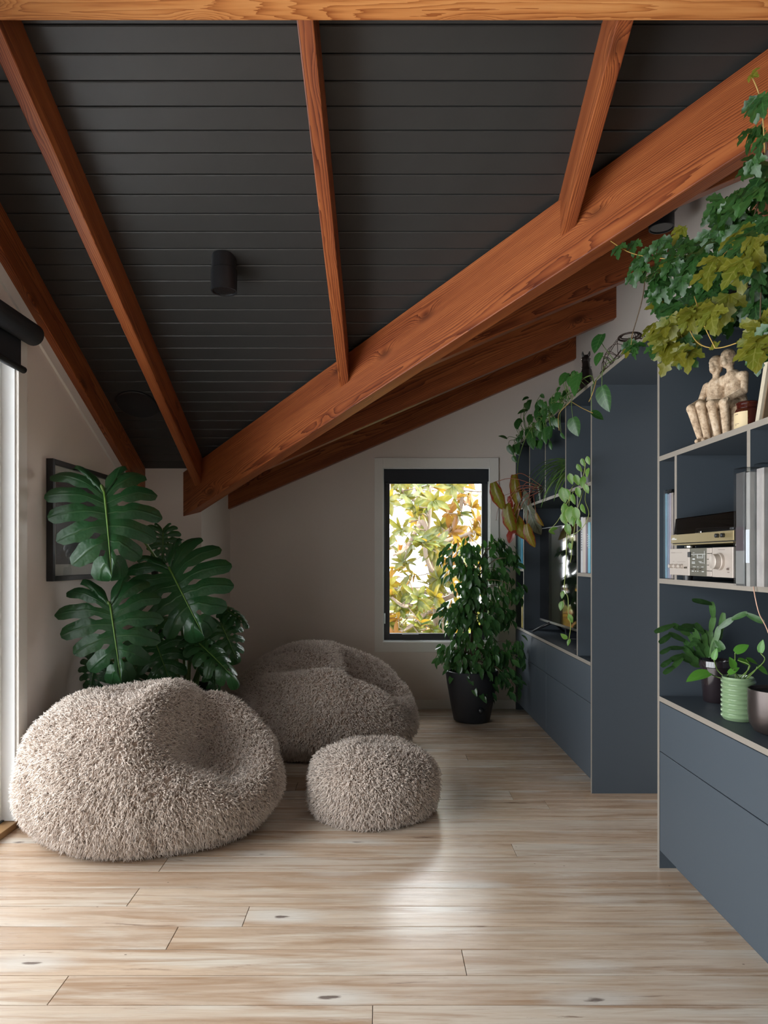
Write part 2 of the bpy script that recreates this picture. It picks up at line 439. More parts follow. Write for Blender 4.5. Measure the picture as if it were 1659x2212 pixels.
while xb < XR:
    x0, x1 = xb+.002, min(xb+.083-.002, XR)
    yn = lambda x: (3.843-x)/1.148-.02
    v = [(x0, yn(x0), zB(x0)), (x1, yn(x1), zB(x1)), (x1, YB, zB(x1)), (x0, YB, zB(x0))]
    v += [(p[0], p[1], p[2]+.009) for p in v]
    mk('board', v, BOXF, M['dark_ceiling'], cB)
    xb += .083

# beams: bottom-centre line, width, vertical depth; local X along the beam
def beam(name, p0, p1, w, d, label, bev=.004, mat='beam'):
    p0, p1 = Vector(p0), Vector(p1); x = (p1-p0).normalized(); y = Vector((0, 0, 1)).cross(x).normalized(); z = x.cross(y)
    R = Matrix((x, y, z)).transposed()
    s = y*(w/2); up = Vector((0, 0, d))
    v = [p0-s, p1-s, p1+s, p0+s, p0-s+up, p1-s+up, p1+s+up, p0+s+up]
    o = mk(name, v, BOXF, M[mat], None, org=p0, rot=R)
    bevel_mesh(o.data, bev, 2)
    return tag(o, label, 'beam', kind='structure')
beam('ridge_beam', (XL, 1.90, 2.722), (XR, 1.90, 2.722), .19, .24, 'fir beam with floor light painted in, running across the top of the view', mat='beam_lit')
RD = .173
def rafter(x0, ya, x1, yb, label):
    # x0 at ya (near, high) -> x1 at yb (far, low)
    beam('rafter_beam', (x0, ya, zA(ya)-RD), (x1, yb, zA(yb)-RD), .05, RD+.01, label)
rafter(-1.535, 1.98, -1.535, 4.42, 'dark orange rafter against the wall with the framed picture')
rafter(-1.157, 1.98, -1.140, 4.30, 'orange rafter running down to the low end of the diagonal beam')
rafter(-.222, 1.98, -.178, 3.53, 'orange rafter meeting the middle of the diagonal beam')
rafter(.727, 1.98, .735, 2.725, 'short orange rafter meeting the upper stretch of the diagonal beam')
va, vb = 4.44, 2.02
beam('valley_beam', (xval(va), va, zA(va)-.295), (xval(vb), vb, zA(vb)-.295), .075, .285, 'long diagonal orange beam crossing below the dark ceiling')
for yb, xs, lab in ((5.205, XRET-.02, 'darkest rafter lying against the top of the garden window wall'), (4.326, None, 'second dark rafter in from the garden window wall'), (3.49, None, 'third dark rafter in from the garden window wall'), (2.667, None, 'dark rafter nearest the camera behind the diagonal beam')):
    x0 = xs if xs is not None else xval(yb)
    beam('rafter_beam', (x0, yb, zB(x0)-.23), (XR+.01, yb, zB(XR+.01)-.23), .06, .235, lab)

# white trim strip that follows the rafter on the left wall
y0, y1 = 2.1, 4.4
tz = lambda y: zA(y)-RD-.035
v = [(XL, y0, tz(y0)-.03), (XL+.012, y0, tz(y0)-.03), (XL+.012, y1, tz(y1)-.03), (XL, y1, tz(y1)-.03)]
v += [(p[0], p[1], p[2]+.065) for p in v]
tag(mk('trim_1', v, BOXF, M['trim']), 'pale sloping trim strip under the rafter on the picture wall', 'trim', kind='structure')

# ------------------------------------------------------------------ the garden window
win = empty('window_1', ((WX0+WX1)/2, YB, WZ0), 'dark framed garden window with a pale surround', 'window', kind='structure')
tx0, tx1, tz0, tz1 = P(809, 0, YB).x, P(1076.5, 0, YB).x, P(0, 1408, YB).z, P(0, 989.5, YB).z
ty = (YB-.016, YB-.0005)
box('surround', tx0, WX0+.003, *ty, tz0, tz1, M['trim'], win, .002); box('surround', WX1-.003, tx1, *ty, tz0, tz1, M['trim'], win, .002)
box('surround', WX0+.003, WX1-.003, *ty, tz0, WZ0+.003, M['trim'], win, .002); box('surround', WX0+.003, WX1-.003, *ty, WZ1-.003, tz1, M['trim'], win, .002)
rv = .010; ry = (YB, YB+T)
box('reveal', WX0, WX0+rv, *ry, WZ0, WZ1, M['jamb'], win); box('reveal', WX1-rv, WX1, *ry, WZ0, WZ1, M['jamb'], win)
box('sill', WX0+rv, WX1-rv, *ry, WZ0, WZ0+rv, M['jamb'], win); box('reveal', WX0+rv, WX1-rv, *ry, WZ1-rv, WZ1, M['jamb'], win)
fy = (YB+.055, YB+.10); fw = .045
fx0, fx1, fz0, fz1 = WX0+rv, WX1-rv, WZ0+rv, WZ1-rv
fr = box('window_frame', fx0, fx0+fw, *fy, fz0, fz1, M['frame_dark'], win, .002)
box('window_frame', fx1-fw, fx1, *fy, fz0, fz1, M['frame_dark'], win, .002)
box('window_frame', fx0+fw, fx1-fw, *fy, fz0, fz0+.05, M['frame_dark'], win, .002)
box('window_frame', fx0+fw, fx1-fw, *fy, fz1-.06, fz1, M['frame_dark'], win, .002)
box('latch', fx0+.14, fx0+.27, YB+.035, YB+.056, fz0+.03, fz0+.045, M['frame_dark'], win, .003)
box('pane', fx0+fw, fx1-fw, YB+.074, YB+.078, fz0+.05, fz1-.06, M['glass'], win)
rb = empty('roller_blind', ((WX0+WX1)/2, YB+.02, WZ1-.1), 'rolled-up charcoal blind at the head of the garden window', 'blind')
box('blind_cassette', fx0-.004, fx1+.004, YB+.002, YB+.05, WZ1-.105, WZ1-.012, M['blind'], rb, .006)
box('hem_bar', fx0+.01, fx1-.01, YB+.022, YB+.036, WZ1-.122, WZ1-.105, M['blind'], rb, .003)
tube('bead_chain', [(fx0+.006, YB+.02, WZ1-.11), (fx0+.006, YB+.02, WZ0+.16)], .0018, M['frame_dark'], rb, 5)
tube('chain_clip', [(fx0+.006, YB+.02, WZ0+.22), (fx0+.006, YB+.02, WZ0+.14)], .005, M['jamb'], rb, 6)

# ------------------------------------------------------------------ the glazed door on the left
door = empty('door_1', (XL, 2.9, 0), 'white framed glazed door at the edge of the picture wall', 'door', kind='structure')
box('jamb', XL-T, XL, DY1-.012, DY1, .03, DZ, M['jamb'], door)
box('door_trim', XL, XL+.014, DY1-.004, DY1+.068, 0, DZ+.05, M['trim'], door, .003)
box('door_trim', XL, XL+.014, DY0, DY1-.004, DZ, DZ+.05, M['trim'], door, .003)
box('sill', XL-T, XL+.012, DY0, DY1, .0, .028, mat_plain('varnished_sill', (.30, .17, .07), .4, nscale=20, nvar=.3), door, .003)
box('door_stile', XL-.10, XL-.055, DY1-.062, DY1-.012, .03, DZ-.02, M['jamb'], door, .003)
box('track', XL-.11, XL-.045, DY0, DY1-.012, .028, .034, M['frame_dark'], door)
for y in (-.72, .62, 1.78): box('door_stile', XL-.10, XL-.055, y-.03, y+.03, .03, DZ-.02, M['jamb'], door, .003)
for a, b2 in ((DY0+.02, -.75), (-.69, .59), (.65, 1.75), (1.81, DY1-.062)): box('pane', XL-.080, XL-.076, a, b2, .034, DZ-.02, M['glass'], door)
db = empty('roller_blind', (XL+.06, 2.9, 2.0), 'charcoal roller blind hanging above the glazed door', 'blind')
zt = 2.118
tube('blind_roll', [(XL+.062, DY0, zt), (XL+.062, 2.955, zt), (XL+.062, 2.962, zt)], [.047, .047, .040], M['blind'], db, 24)
box('blind_fabric', XL+.020, XL+.024, DY0, 2.925, 1.975, zt, M['blind'], db)
tube('hem_bar', [(XL+.022, DY0, 1.965), (XL+.022, 2.95, 1.965)], .015, M['blind'], db, 12)

# ------------------------------------------------------------------ slate joinery along the right wall
XF = 1.04; XBK = XR-.004; PT = .018          # front plane, back, panel thickness
ZC, ZM, ZU, ZT = .640, 1.077, 1.530, 2.020   # tops of worktop, middle shelf, upper shelf, unit
YA0, YA1 = 3.345, YB-.018                    # far unit
YN0, YN1 = .60, 2.556                        # near unit
def panel(name, x0, x1, y0, y1, z0, z1, parent):
    """Board with slate faces and a raw front edge."""
    o = box(name, x0, x1, y0, y1, z0, z1, [M['unit'], M['ply']], parent)
    o.data.polygons[5].material_index = 1
    return o
def book_case(y0, y1, label, top0):
    r = empty('bookcase', (XF+.2, (y0+y1)/2, 0), label, 'bookcase')
    return r
# far unit: two base cabinets, a worktop, a bookcase
def base_cabinet(y0, y1, label, toe=.0):
    r = empty('base_cabinet', (XF+.2, (y0+y1)/2, 0), label, 'cabinet', 'slate base cabinets under the bookcases')
    box('carcass', XF+.02, XBK-.01, y0+.0005, y1-.0005, .075, ZC-PT-.0005, M['unit'], r)
    box('toe_kick', XF+.062, XF+.078, y0+.0005, y1-.0005, .0005, .075, M['unit'], r)
    box('drawer_front', XF+.001, XF+.019, y0+.0015, y1-.0015, .4365, ZC-PT-.004, M['unit'], r, .0012, 1)
    box('drawer_front', XF+.001, XF+.019, y0+.0015, y1-.0015, .066, .4335, M['unit'], r, .0012, 1)
    return r
YMID = YX(1179, XF)
base_cabinet(YMID, YA1-PT, 'slate two-drawer base cabinet in the corner behind the weeping fig')
base_cabinet(YA0+PT, YMID, 'slate two-drawer base cabinet below the television')
base_cabinet(YN1-PT-.95, YN1-PT, 'slate two-drawer base cabinet under the green ribbed pot')
base_cabinet(YN0, YN1-PT-.95, 'slate two-drawer base cabinet at the near end of the shelving')
w = panel('worktop', XF-.001, XBK-.01, YA0+PT+.0005, YA1-PT-.0005, ZC-PT, ZC, None); tag(w, 'slate worktop the television stands on', 'worktop')
w = panel('worktop', XF-.001, XBK-.01, YN0+.0005, YN1-PT-.0005, ZC-PT, ZC, None); tag(w, 'slate worktop under the pots and record shelf', 'worktop')

bcf = empty('bookcase', (XF+.2, 4.2, 0), 'far slate bookcase around the television with pale raw edges', 'bookcase')
panel('end_panel', XF, XBK, YA0, YA0+PT, 0, ZT-PT, bcf)
panel('end_panel', XF, XBK, YA1-PT, YA1, 0, ZT-PT, bcf)
panel('top_panel', XF-.001, XBK, YN1-.0, YA1, ZT-PT, ZT, bcf)
box('back_panel', XBK-.009, XBK, YA0+PT, YA1-PT, ZC+.001, ZT-PT, M['unit'], bcf)
yi0, yi1 = YA0+PT, YA1-PT
YD1, YD2 = YX(1247, XF), YX(1131, XF)
panel('shelf', XF, XBK-.01, yi0, yi1, ZU-PT, ZU, bcf)
for px in (1222, 1178, 1144):
    y = YX(px, XF); panel('divider', XF, XBK-.01, y-PT/2, y+PT/2, ZU, ZT-PT, bcf)
panel('divider', XF, XBK-.01, YD1-PT/2, YD1+PT/2, ZC+.0006, ZU-PT, bcf)
panel('divider', XF, XBK-.01, YD2-PT/2, YD2+PT/2, ZC+.0006, ZU-PT, bcf)
panel('shelf', XF, XBK-.01, yi0, YD1-PT/2, ZM-PT, ZM, bcf)
panel('shelf', XF, XBK-.01, YD2+PT/2, yi1, ZM-PT, ZM, bcf)

bcn = empty('bookcase', (XF+.2, 1.7, 0), 'near slate bookcase with the record player and stone figures', 'bookcase')
panel('end_panel', XF, XBK, YN1-PT, YN1, 0, ZT-PT, bcn)
panel('end_panel', XF, XBK, YN0-PT, YN0, 0, ZT-PT, bcn)
panel('top_panel', XF-.001, XBK, YN0-PT, YN1-.0005, ZT-PT, ZT, bcn)
box('back_panel', XBK-.009, XBK, YN0, YN1-PT, ZC+.001, ZT-PT, M['unit'], bcn)
yn1 = YN1-PT
panel('shelf', XF, XBK-.01, YN0, yn1, ZU-PT, ZU, bcn)
panel('shelf', XF, XBK-.01, YN0, yn1, ZM-PT, ZM, bcn)
ydA, ydB = YX(1459.5, XF), YX(1617, XF)
for y in (ydA, ydB): panel('divider', XF, XBK-.01, y-PT/2, y+PT/2, ZM, ZU-PT, bcn)

# ------------------------------------------------------------------ television
tv = empty('television', (1.2, 4.26, ZC), 'flat black television on splayed feet in the far bookcase', 'television')
M['screen'] = mat_plain('tv_screen', (.004, .004, .005), .07, bmp=0, nvar=.01, spec=.7, coat=.5)
ty0, ty1, tz0b, tz1b = 3.665, 4.845, ZC+.075, 1.365
box('screen_body', 1.168, 1.20, ty0, ty1, tz0b, tz1b, M['black'], tv, .003)
box('screen', 1.165, 1.168, ty0+.006, ty1-.006, tz0b+.016, tz1b-.006, M['screen'], tv)
box('bezel_strip', 1.164, 1.168, ty0, ty1, tz0b, tz0b+.014, mat_plain('bezel_grey', (.10, .10, .10), .3, metal=.8), tv, .001)
box('rear_housing', 1.20, 1.245, ty0+.25, ty1-.25, tz0b+.02, tz0b+.35, M['black'], tv, .01)
for y, s in ((4.60, 1), (3.90, -1)):
    for x1 in (1.075, 1.29):
        tube('foot', [(1.185, y, tz0b+.01), (1.185+(x1-1.185)*.5, y+s*.05, ZC+.05), (x1, y+s*.10, ZC+.011)], [.011, .010, .007], M['black'], tv, 8)
tube('power_cable', curve_pts([(1.22, 4.5, tz0b+.03), (1.23, 4.45, ZC+.012), (1.19, 4.35, ZC+.006), (1.25, 4.28, ZC+.006), (1.44, 4.3, ZC+.006)]), .004, M['black'], tv, 6)

tv.rotation_euler.z = .05

# ------------------------------------------------------------------ books
def book(px0, px1, X, z, ytop, col, label, depth=.17, group=None, lean=0.0, name='book', marks=None, rough=.45):
    y0, y1 = YX(px1, X), YX(px0, X)
    h = (H-(ytop-CY)*((y0+y1)/2)/F)-z
    r = empty(name, (X+depth/2, (y0+y1)/2, z), label, 'book' if name == 'book' else 'record', group)
    y0 += .0006; y1 -= .0006; t = .0022
    c = mat_plain(name+'_cover', col, rough, nscale=30, nvar=.12)
    box('spine', X, X+t, y0, y1, z+.0005, z+h, c, r, .0006, 1)
    box('cover', X+t, X+depth, y0, y0+t*.8, z+.0005, z+h, c, r); box('cover', X+t, X+depth, y1-t*.8, y1, z+.0005, z+h, c, r)
    box('page_block', X+t, X+depth-.004, y0+t*.8, y1-t*.8, z+.004, z+h-.004, M['paper'], r)
    if marks:
        mc, spans = marks
        mm = mat_plain('spine_print', mc, .5)
        for a, b2 in spans:
            box('spine_mark', X-.0006, X, y0+(y1-y0)*.28, y0+(y1-y0)*.72, z+h*a, z+h*b2, mm, r)
    return r
letters = [(.40+.045*i, .425+.045*i) for i in range(9)]
G1 = 'books on the shelf beside the television'
book(1252.4, 1254.0, 1.05, ZM, 1140, (.012, .012, .016), 'thin black book at the television end of the row', group=G1)
book(1254.2, 1258.8, 1.05, ZM, 1117, (.50, .51, .53), 'tall pale grey book with dark lettering beside the television', group=G1, marks=((.10, .10, .12), letters))
book(1259.0, 1265.0, 1.05, ZM, 1118, (.50, .44, .40), 'tall beige-pink book between grey and purple books', group=G1)
book(1265.2, 1267.8, 1.05, ZM, 1131, (.10, .045, .09), 'thin purple book with a blue top beside beige one', group=G1)
book(1268.0, 1269.8, 1.05, ZM, 1130, (.02, .025, .03), 'thin dark book with white lettering beside blue one', group=G1, marks=((.6, .6, .6), letters[3:]))
book(1270.0, 1274.6, 1.05, ZM, 1128, (.10, .36, .50), 'bright blue book at the doorway end of the row', group=G1, marks=((.35, .45, .45), letters[2:8]))
G2 = 'books on the corner shelf behind the weeping fig'
book(1117.8, 1120.2, 1.05, ZM, 1150, (.12, .28, .33), 'teal book in the corner shelf against the end wall', group=G2)
book(1120.4, 1124.0, 1.05, ZM, 1142, (.20, .42, .45), 'pale green-blue book in the middle of the corner shelf', group=G2)
book(1124.2, 1129.2, 1.05, ZM, 1158, (.05, .32, .52), 'bright sky blue book in the corner shelf', group=G2)
book(1126.0, 1129.2, 1.05, ZC, 1287, (.55, .43, .13), 'yellow book with an orange top standing on the corner worktop', group=None, marks=((.75, .68, .5), letters))

# records: card sleeve inside a clear outer sleeve
M['poly'] = mat_glass('clear_sleeve', (.93, .95, .96), .30, .12)
def record(px0, px1, X, ytop, col, label, group, z=ZM, extra=None):
    XP = .958 if px0 > 1500 else X
    y0, y1 = YX(px1, XP)+.0008, YX(px0, XP)-.0008
    zt_ = H-(ytop-CY)*((y0+y1)/2)/F
    r = empty('record', (X+.16, (y0+y1)/2, z), label, 'record', group)
    c = mat_plain('sleeve_card', col, .6, nscale=25, nvar=.25)
    box('card_sleeve', X+.006, X+.316, y0+.0008, y1-.0008, z+.001, zt_-.012, c, r, .0008, 1)
    if extra:
        for a, b2, ec in extra:
            box('spine_print', X+.0052, X+.006, y0+.001, y1-.001, z+(zt_-z)*a, z+(zt_-z)*b2, mat_plain('spine_print', ec, .6), r)
    v = boxv(X, X+.322, y0, y1, z+.0006, zt_)
    v = [(p[0], p[1]+random.uniform(-.0004, .0004), p[2]) for p in v]
    mk('clear_sleeve', v, BOXF[1:], M['poly'], r)
    return r
GR1, GR2 = 'records in the narrow bay left of the record player', 'records standing right of the amplifier'
record(1433.2, 1437.6, 1.045, 1059, (.22, .38, .46), 'blue record sleeve in the narrow bay beside the end panel', GR1)
record(1437.8, 1441.6, 1.045, 1060, (.30, .34, .42), 'grey-blue record sleeve second in the narrow bay', GR1)
record(1441.8, 1446.0, 1.045, 1058, (.42, .36, .44), 'lilac record sleeve in the middle of the narrow bay', GR1)
record(1446.2, 1450.6, 1.045, 1057, (.50, .40, .34), 'pinkish record sleeve near the divider of the narrow bay', GR1)
record(1450.8, 1454.6, 1.045, 1061, (.12, .10, .10), 'dark record sleeve against the divider of the narrow bay', GR1)
record(1587, 1608, .955, 1011, (.075, .070, .068), 'thick charcoal record box in clear plastic beside the amplifier', GR2, extra=[(.02, .30, (.20, .19, .18)), (.30, .5, (.07, .05, .055))])
record(1608.4, 1618.0, .955, 1010, (.32, .30, .28), 'grey record sleeve with a torn white plastic edge', GR2, extra=[(.2, .48, (.62, .63, .66))])
record(1618.4, 1635.6, .97, 1001, (.36, .32, .30), 'broad warm grey record box in glossy plastic', GR2)
record(1636.0, 1640.6, .99, 1006, (.05, .12, .13), 'thin dark teal record sleeve between grey and cream ones', GR2, extra=[(.0, .4, (.10, .24, .26))])
record(1641.0, 1643.8, .99, 1008, (.62, .52, .40), 'thin cream record sleeve beside the dark teal one', GR2)
record(1644.2, 1650.4, .99, 1007, (.40, .46, .52), 'pale blue record sleeve with a dark patterned foot', GR2, extra=[(.1, .5, (.22, .17, .20))])
record(1650.8, 1660.0, .99, 1004, (.50, .38, .25), 'tan record sleeve at the picture edge', GR2)

# ------------------------------------------------------------------ amplifier and record player
XA = 1.008
M['champagne'] = mat_plain('champagne_metal', (.46, .40, .35), .38, metal=.35, nscale=300, nvar=.04, bmp=.01)
M['olive'] = mat_plain('olive_panel', (.085, .080, .060), .45)
M['print'] = mat_plain('pale_print', (.55, .56, .55), .5)
M['dprint'] = mat_plain('dark_print', (.16, .12, .10), .5)
M['bronze'] = mat_plain('bronze_metal', (.30, .235, .115), .35, metal=.55, nscale=300, nvar=.03, bmp=.01)
M['chrome'] = mat_plain('chrome', (.7, .7, .7), .12, metal=1.0, bmp=0)
az0, az1 = ZM+.018, 1.184
def ya(z): return YX(1430+z/9.76, XA)      # crop column -> depth on the amplifier's front
amp = empty('amplifier', (XA+.15, (ya(165)+ya(1495))/2, ZM), 'champagne stereo amplifier with one large volume knob', 'amplifier')
box('case', XA+.006, XA+.30, ya(1500), ya(165), az0, az1, M['olive'], amp, .002)
box('front_panel', XA, XA+.006, ya(575), ya(165), az0, az1, M['champagne'], amp, .0008, 1)
box('display_panel', XA+.001, XA+.006, ya(945), ya(577), az0, az1, M['olive'], amp, .0008, 1)
box('front_panel', XA, XA+.006, ya(1495), ya(1056), az0, az1, M['champagne'], amp, .0008, 1)
hb = (az1-az0)/5
for i in range(5): box('push_button', XA-.001, XA+.006, ya(1048), ya(949), az0+i*hb+.0008, az0+(i+1)*hb-.0008, M['champagne'], amp, .0006, 1)
def zrow(y, y0=830, y1=1450): return az1-(az1-az0)*(y-y0)/(y1-y0)
def knob(y, z, r, l, mat, parent, name='knob'):
    prof = [(r*1.12, XA), (r*1.12, XA-l*.3), (r, XA-l*.35), (r*.97, XA-l*.95), (r*.88, XA-l), (.0001, XA-l)]
    v, f = lathegeo([(a, b2-XA) for a, b2 in prof], (XA, y, z), 28, 'X')
    o = mk(name, v, [q[::-1] for q in f], mat, parent, org=(XA, y, z), smooth=True)
    try: o.data.set_sharp_from_angle(angle=math.radians(40))
    except Exception: pass
    return o
knob(ya(1235), zrow(1125), .0225, .026, M['champagne'], amp, 'volume_knob')
for c in (225, 325, 425): knob(ya(c), zrow(1240), .0065, .014, M['champagne'], amp)
knob(ya(530), zrow(1270), .003, .010, M['chrome'], amp, 'toggle_switch'); knob(ya(1405), zrow(1275), .003, .006, M['dprint'], amp, 'jack_socket')
box('power_switch', XA-.004, XA+.002, ya(602), ya(560), zrow(1030), zrow(915), M['black'], amp, .001, 1)
def mark(c0, c1, r0, r1, mat, x=XA+.001):
    box('panel_print', x-.0005, x+.0003, ya(c1), ya(c0), zrow(r1), zrow(r0), mat, amp)
for q in ((612, 905, 963, 973), (735, 745, 980, 1050), (850, 858, 980, 1050), (735, 858, 1048, 1054), (640, 690, 1062, 1086), (625, 690, 1135, 1145), (625, 690, 1160, 1172), (770, 830, 1125, 1135), (790, 870, 1152, 1160), (885, 890, 895, 1180), (640, 680, 930, 938), (640, 680, 996, 1004), (755, 835, 1022, 1030), (645, 705, 1240, 1250), (740, 765, 1240, 1250), (825, 870, 1240, 1250), (625, 665, 1335, 1350), (695, 712, 1335, 1350), (740, 760, 1335, 1350), (835, 880, 1340, 1355)):
    mark(*q, M['print'])
for c in (650, 740, 840): knob(ya(c), zrow(1298), .0022, .008, M['chrome'], amp, 'toggle_switch')
for q in ((195, 270, 920, 930), (275, 425, 924, 929), (230, 260, 1128, 1133), (325, 495, 1132, 1137), (1185, 1325, 876, 884), (1385, 1440, 1241, 1246), (1380, 1392, 1330, 1352), (1402, 1420, 1330, 1352)): mark(*q, M['dprint'], XA)
for y in (ya(300), ya(1400)): 
    for x in (XA+.04, XA+.26): lathe('foot', [(.014, 0), (.016, .017)], (x, y, ZM+.001), M['black'], amp, 16)

XTT = 1.012
tz = az1+.016
tt = empty('record_player', (XTT+.17, (ya(160)+ya(1500))/2, az1), 'bronze record player with a smoked dust cover on the amplifier', 'record player')
ty0_, ty1_ = ya(1500)+.004, ya(160)-.004
box('plinth', XTT+.004, XTT+.32, ty0_, ty1_, tz, tz+.032, M['black'], tt, .002)
box('front_plate', XTT-.001, XTT+.004, ty0_, ty1_, tz+.003, tz+.032, M['bronze'], tt, .0008, 1)
box('base_lip', XTT+.001, XTT+.31, ty0_+.006, ty1_-.012, tz-.004, tz, M['bronze'], tt)
M['smoke'] = mat_glass('smoked_cover', (.16, .17, .19), .35, .03)
cz0, cz1 = tz+.034, tz+.088
v = [(XTT+.006, ty0_+.002, cz0), (XTT+.315, ty0_+.002, cz0), (XTT+.315, ty1_-.006, cz0), (XTT+.006, ty1_-.006, cz0), (XTT+.010, ty0_+.005, cz1), (XTT+.312, ty0_+.005, cz1), (XTT+.312, ty1_-.010, cz1), (XTT+.010, ty1_-.010, cz1)]
o = mk('dust_cover', v, BOXF[1:], M['smoke'], tt); bevel_mesh(o.data, .003, 2)
yc = (ty0_+ty1_)/2
lathe('platter', [(.150, 0), (.150, .012), (.146, .014), (.0001, .014)], (XTT+.165, yc+.03, tz+.032), M['black'], tt, 48)
lathe('record_disc', [(.149, 0), (.149, .002), (.0001, .002)], (XTT+.165, yc+.03, tz+.0465), M['black'], tt, 48)
tube('tonearm', [(XTT+.27, ty0_+.05, tz+.06), (XTT+.12, ty0_+.06, tz+.06), (XTT+.09, ty0_+.09, tz+.056)], .004, M['chrome'], tt, 8)
for c in (1165, 1285):
    y = ya(c); v, f = lathegeo([(.0062, 0), (.0062, -.009), (.0052, -.010), (.0001, -.010)], (XTT-.001, y, tz+.019), 20, 'X')
    mk('knob', v, [q[::-1] for q in f], M['black'], tt, org=(XTT, y, tz+.019), smooth=True)
box('badge_script', XTT-.0016, XTT-.001, ya(290), ya(190), tz+.015, tz+.018, M['print'], tt); box('badge_script', XTT-.0016, XTT-.001, ya(250), ya(200), tz+.019, tz+.0215, M['print'], tt)
box('cover_catch', XTT-.002, XTT+.006, ya(805), ya(762), cz0-.003, cz0+.003, M['chrome'], tt, .0006, 1)
box('hinge_cap', XTT-.001, XTT+.02, ty0_+.002, ty0_+.022, cz0, cz0+.007, M['black'], tt, .001, 1)
for y in (ty1_-.07, ty0_+.02):
    for x in (XTT+.035, XTT+.28): lathe('foot', [(.013, 0), (.018, .003), (.018, .008), (.010, .0115)], (x, y, az1+.0005), M['chrome'], tt, 20)

# ------------------------------------------------------------------ copper cable
tube_pts = [PX(1628, 1262, 1.035), PX(1629.5, 1280, 1.03), PX(1640, 1325, 1.03), PX(1660, 1367, 1.03), (1.035, 1.72, .80), (1.05, 1.55, .70), (1.15, 1.4, ZC+.004)]
cc = tube('cable', curve_pts(tube_pts, 8), .0016, mat_plain('copper_wire', (.60, .36, .26), .35, metal=.3), None, 6)
tag(cc, 'thin copper coloured cable hanging from the record shelf', 'cable')

# ------------------------------------------------------------------ jar candle, leaning panel, white candle
jx, jy, jz = 1.115, 2.068, ZU
M['amber'] = mat_plain('amber_glass', (.045, .008, .005), .08, bmp=0, spec=.8, coat=.6)
jar = empty('candle_jar', (jx, jy, jz), 'amber glass candle jar with a cream label beside the stone figures', 'candle')
lathe('jar', [(.001, .001), (.034, .001), (.037, .005), (.037, .066), (.034, .072), (.031, .075), (.031, .084), (.0335, .086), (.0335, .091), (.0315, .093), (.029, .093), (.029, .06), (.0001, .06)], (jx, jy, jz), M['amber'], jar, 40)
lv, lf = [], []
nn = 18
for k in range(nn+1):
    a = math.pi*(.72+.62*k/nn)
    for z in (.008, .062): lv.append((jx+.0374*math.cos(a), jy+.0374*math.sin(a), jz+z))
lf = [(2*k, 2*k+2, 2*k+3, 2*k+1) for k in range(nn)]
lab = mk('label_sheet', lv, lf, mat_plain('cream_label', (.62, .48, .28), .6, nvar=.03), jar, org=(jx, jy, jz), smooth=True)
for a0, a1, z0, z1 in ((.98, 1.10, .0545, .0565), (.98, 1.13, .026, .0275), (.98, 1.05, .022, .0235)):
    vv = []
    for k in range(7):
        a = math.pi*(a0+(a1-a0)*k/6)
        for z in (z0, z1): vv.append((jx+.0377*math.cos(a), jy+.0377*math.sin(a), jz+z))
    mk('label_line', vv, [(2*k, 2*k+2, 2*k+3, 2*k+1) for k in range(6)], M['dprint'], jar, org=(jx, jy, jz))
# framed canvas leaning on the shelf
lp = empty('leaning_canvas', (1.2, 1.87, ZU), 'pale edged canvas leaning on the upper shelf by the jar', 'canvas')
b0 = Vector((1.09, 1.985, ZU+.001)); d = Vector((.0, -.10, .34)); w = Vector((.28, .02, 0)); t_ = Vector((.0, -.018, -.005))
v = [b0, b0+w, b0+w+t_, b0+t_]; v = [Vector(q)+Vector((0, 0, .006)) for q in v]; v += [q+d for q in v]
mk('canvas_edge', v, BOXF, mat_plain('canvas_edge', (.50, .43, .32), .7, nscale=80, nvar=.1), lp)
t2 = t_*1.3; v = [b0+t_*1.02+w*.03, b0+w*.97+t_*1.02, b0+w*.97+t2, b0+t2+w*.03]; v = [Vector(q)+Vector((0, 0, .01)) for q in v]; v += [q+d*.97 for q in v]
mk('canvas_face', v, BOXF, mat_plain('canvas_brown', (.16, .10, .055), .6, nscale=12, nvar=.4), lp)
wc = empty('spray_bottle', (1.075, 3.40, ZC), 'small white bottle at the doorway end of the television worktop', 'bottle')
lathe('bottle_body', [(.0001, .001), (.014, .001), (.015, .006), (.015, .082), (.008, .092), (.006, .096)], (1.075, 3.405, ZC), mat_plain('white_plastic', (.75, .75, .73), .4), wc, 20)
lathe('cap', [(.006, .096), (.006, .11), (.004, .113), (.0001, .113)], (1.075, 3.405, ZC), M['black'], wc, 16)
rc = box('remote_control', 1.07, 1.115, 3.62, 3.76, ZC+.0005, ZC+.016, M['black'], None, .004); tag(rc, 'black remote control lying on the worktop near the divider', 'remote')

# ------------------------------------------------------------------ lamps and speaker on the ceiling
def ceil_dir(): return Vector((0, .497, -1)).normalized()
def downlight(px, py, label, on='A'):
    if on == 'A':
        Y = (1.732+.497*YL-H)/(.497-(py-CY)/F); p = P(px, py, Y)
    else: p = px
    r = empty('ceiling_spotlight', p, label, 'spotlight')
    rr = .056; h = .155
    top = p.z+.02
    lathe('base', [(rr*.96, 0), (rr*.96, -.06)][::-1], (p.x, p.y, top), M['black'], r, 32)
    lathe('lamp_body', [(rr*.86, -h+.012), (rr*.90, -h), (rr, -h), (rr, -.062), (rr*.6, -.06)], (p.x, p.y, top), M['black'], r, 36)
    lathe('reflector', [(.0001, -h+.055), (rr*.4, -h+.05), (rr*.8, -h+.012), (rr*.86, -h+.004)], (p.x, p.y, top), mat_plain('dark_reflector', (.06, .06, .06), .15, metal=.8, bmp=0), r, 32)
    lathe('lens', [(.0001, -h+.030), (rr*.38, -h+.034), (rr*.42, -h+.046)], (p.x, p.y, top), M['chrome'], r, 24)
downlight(484, 563, 'black cylinder spotlight on the boarded ceiling slope')
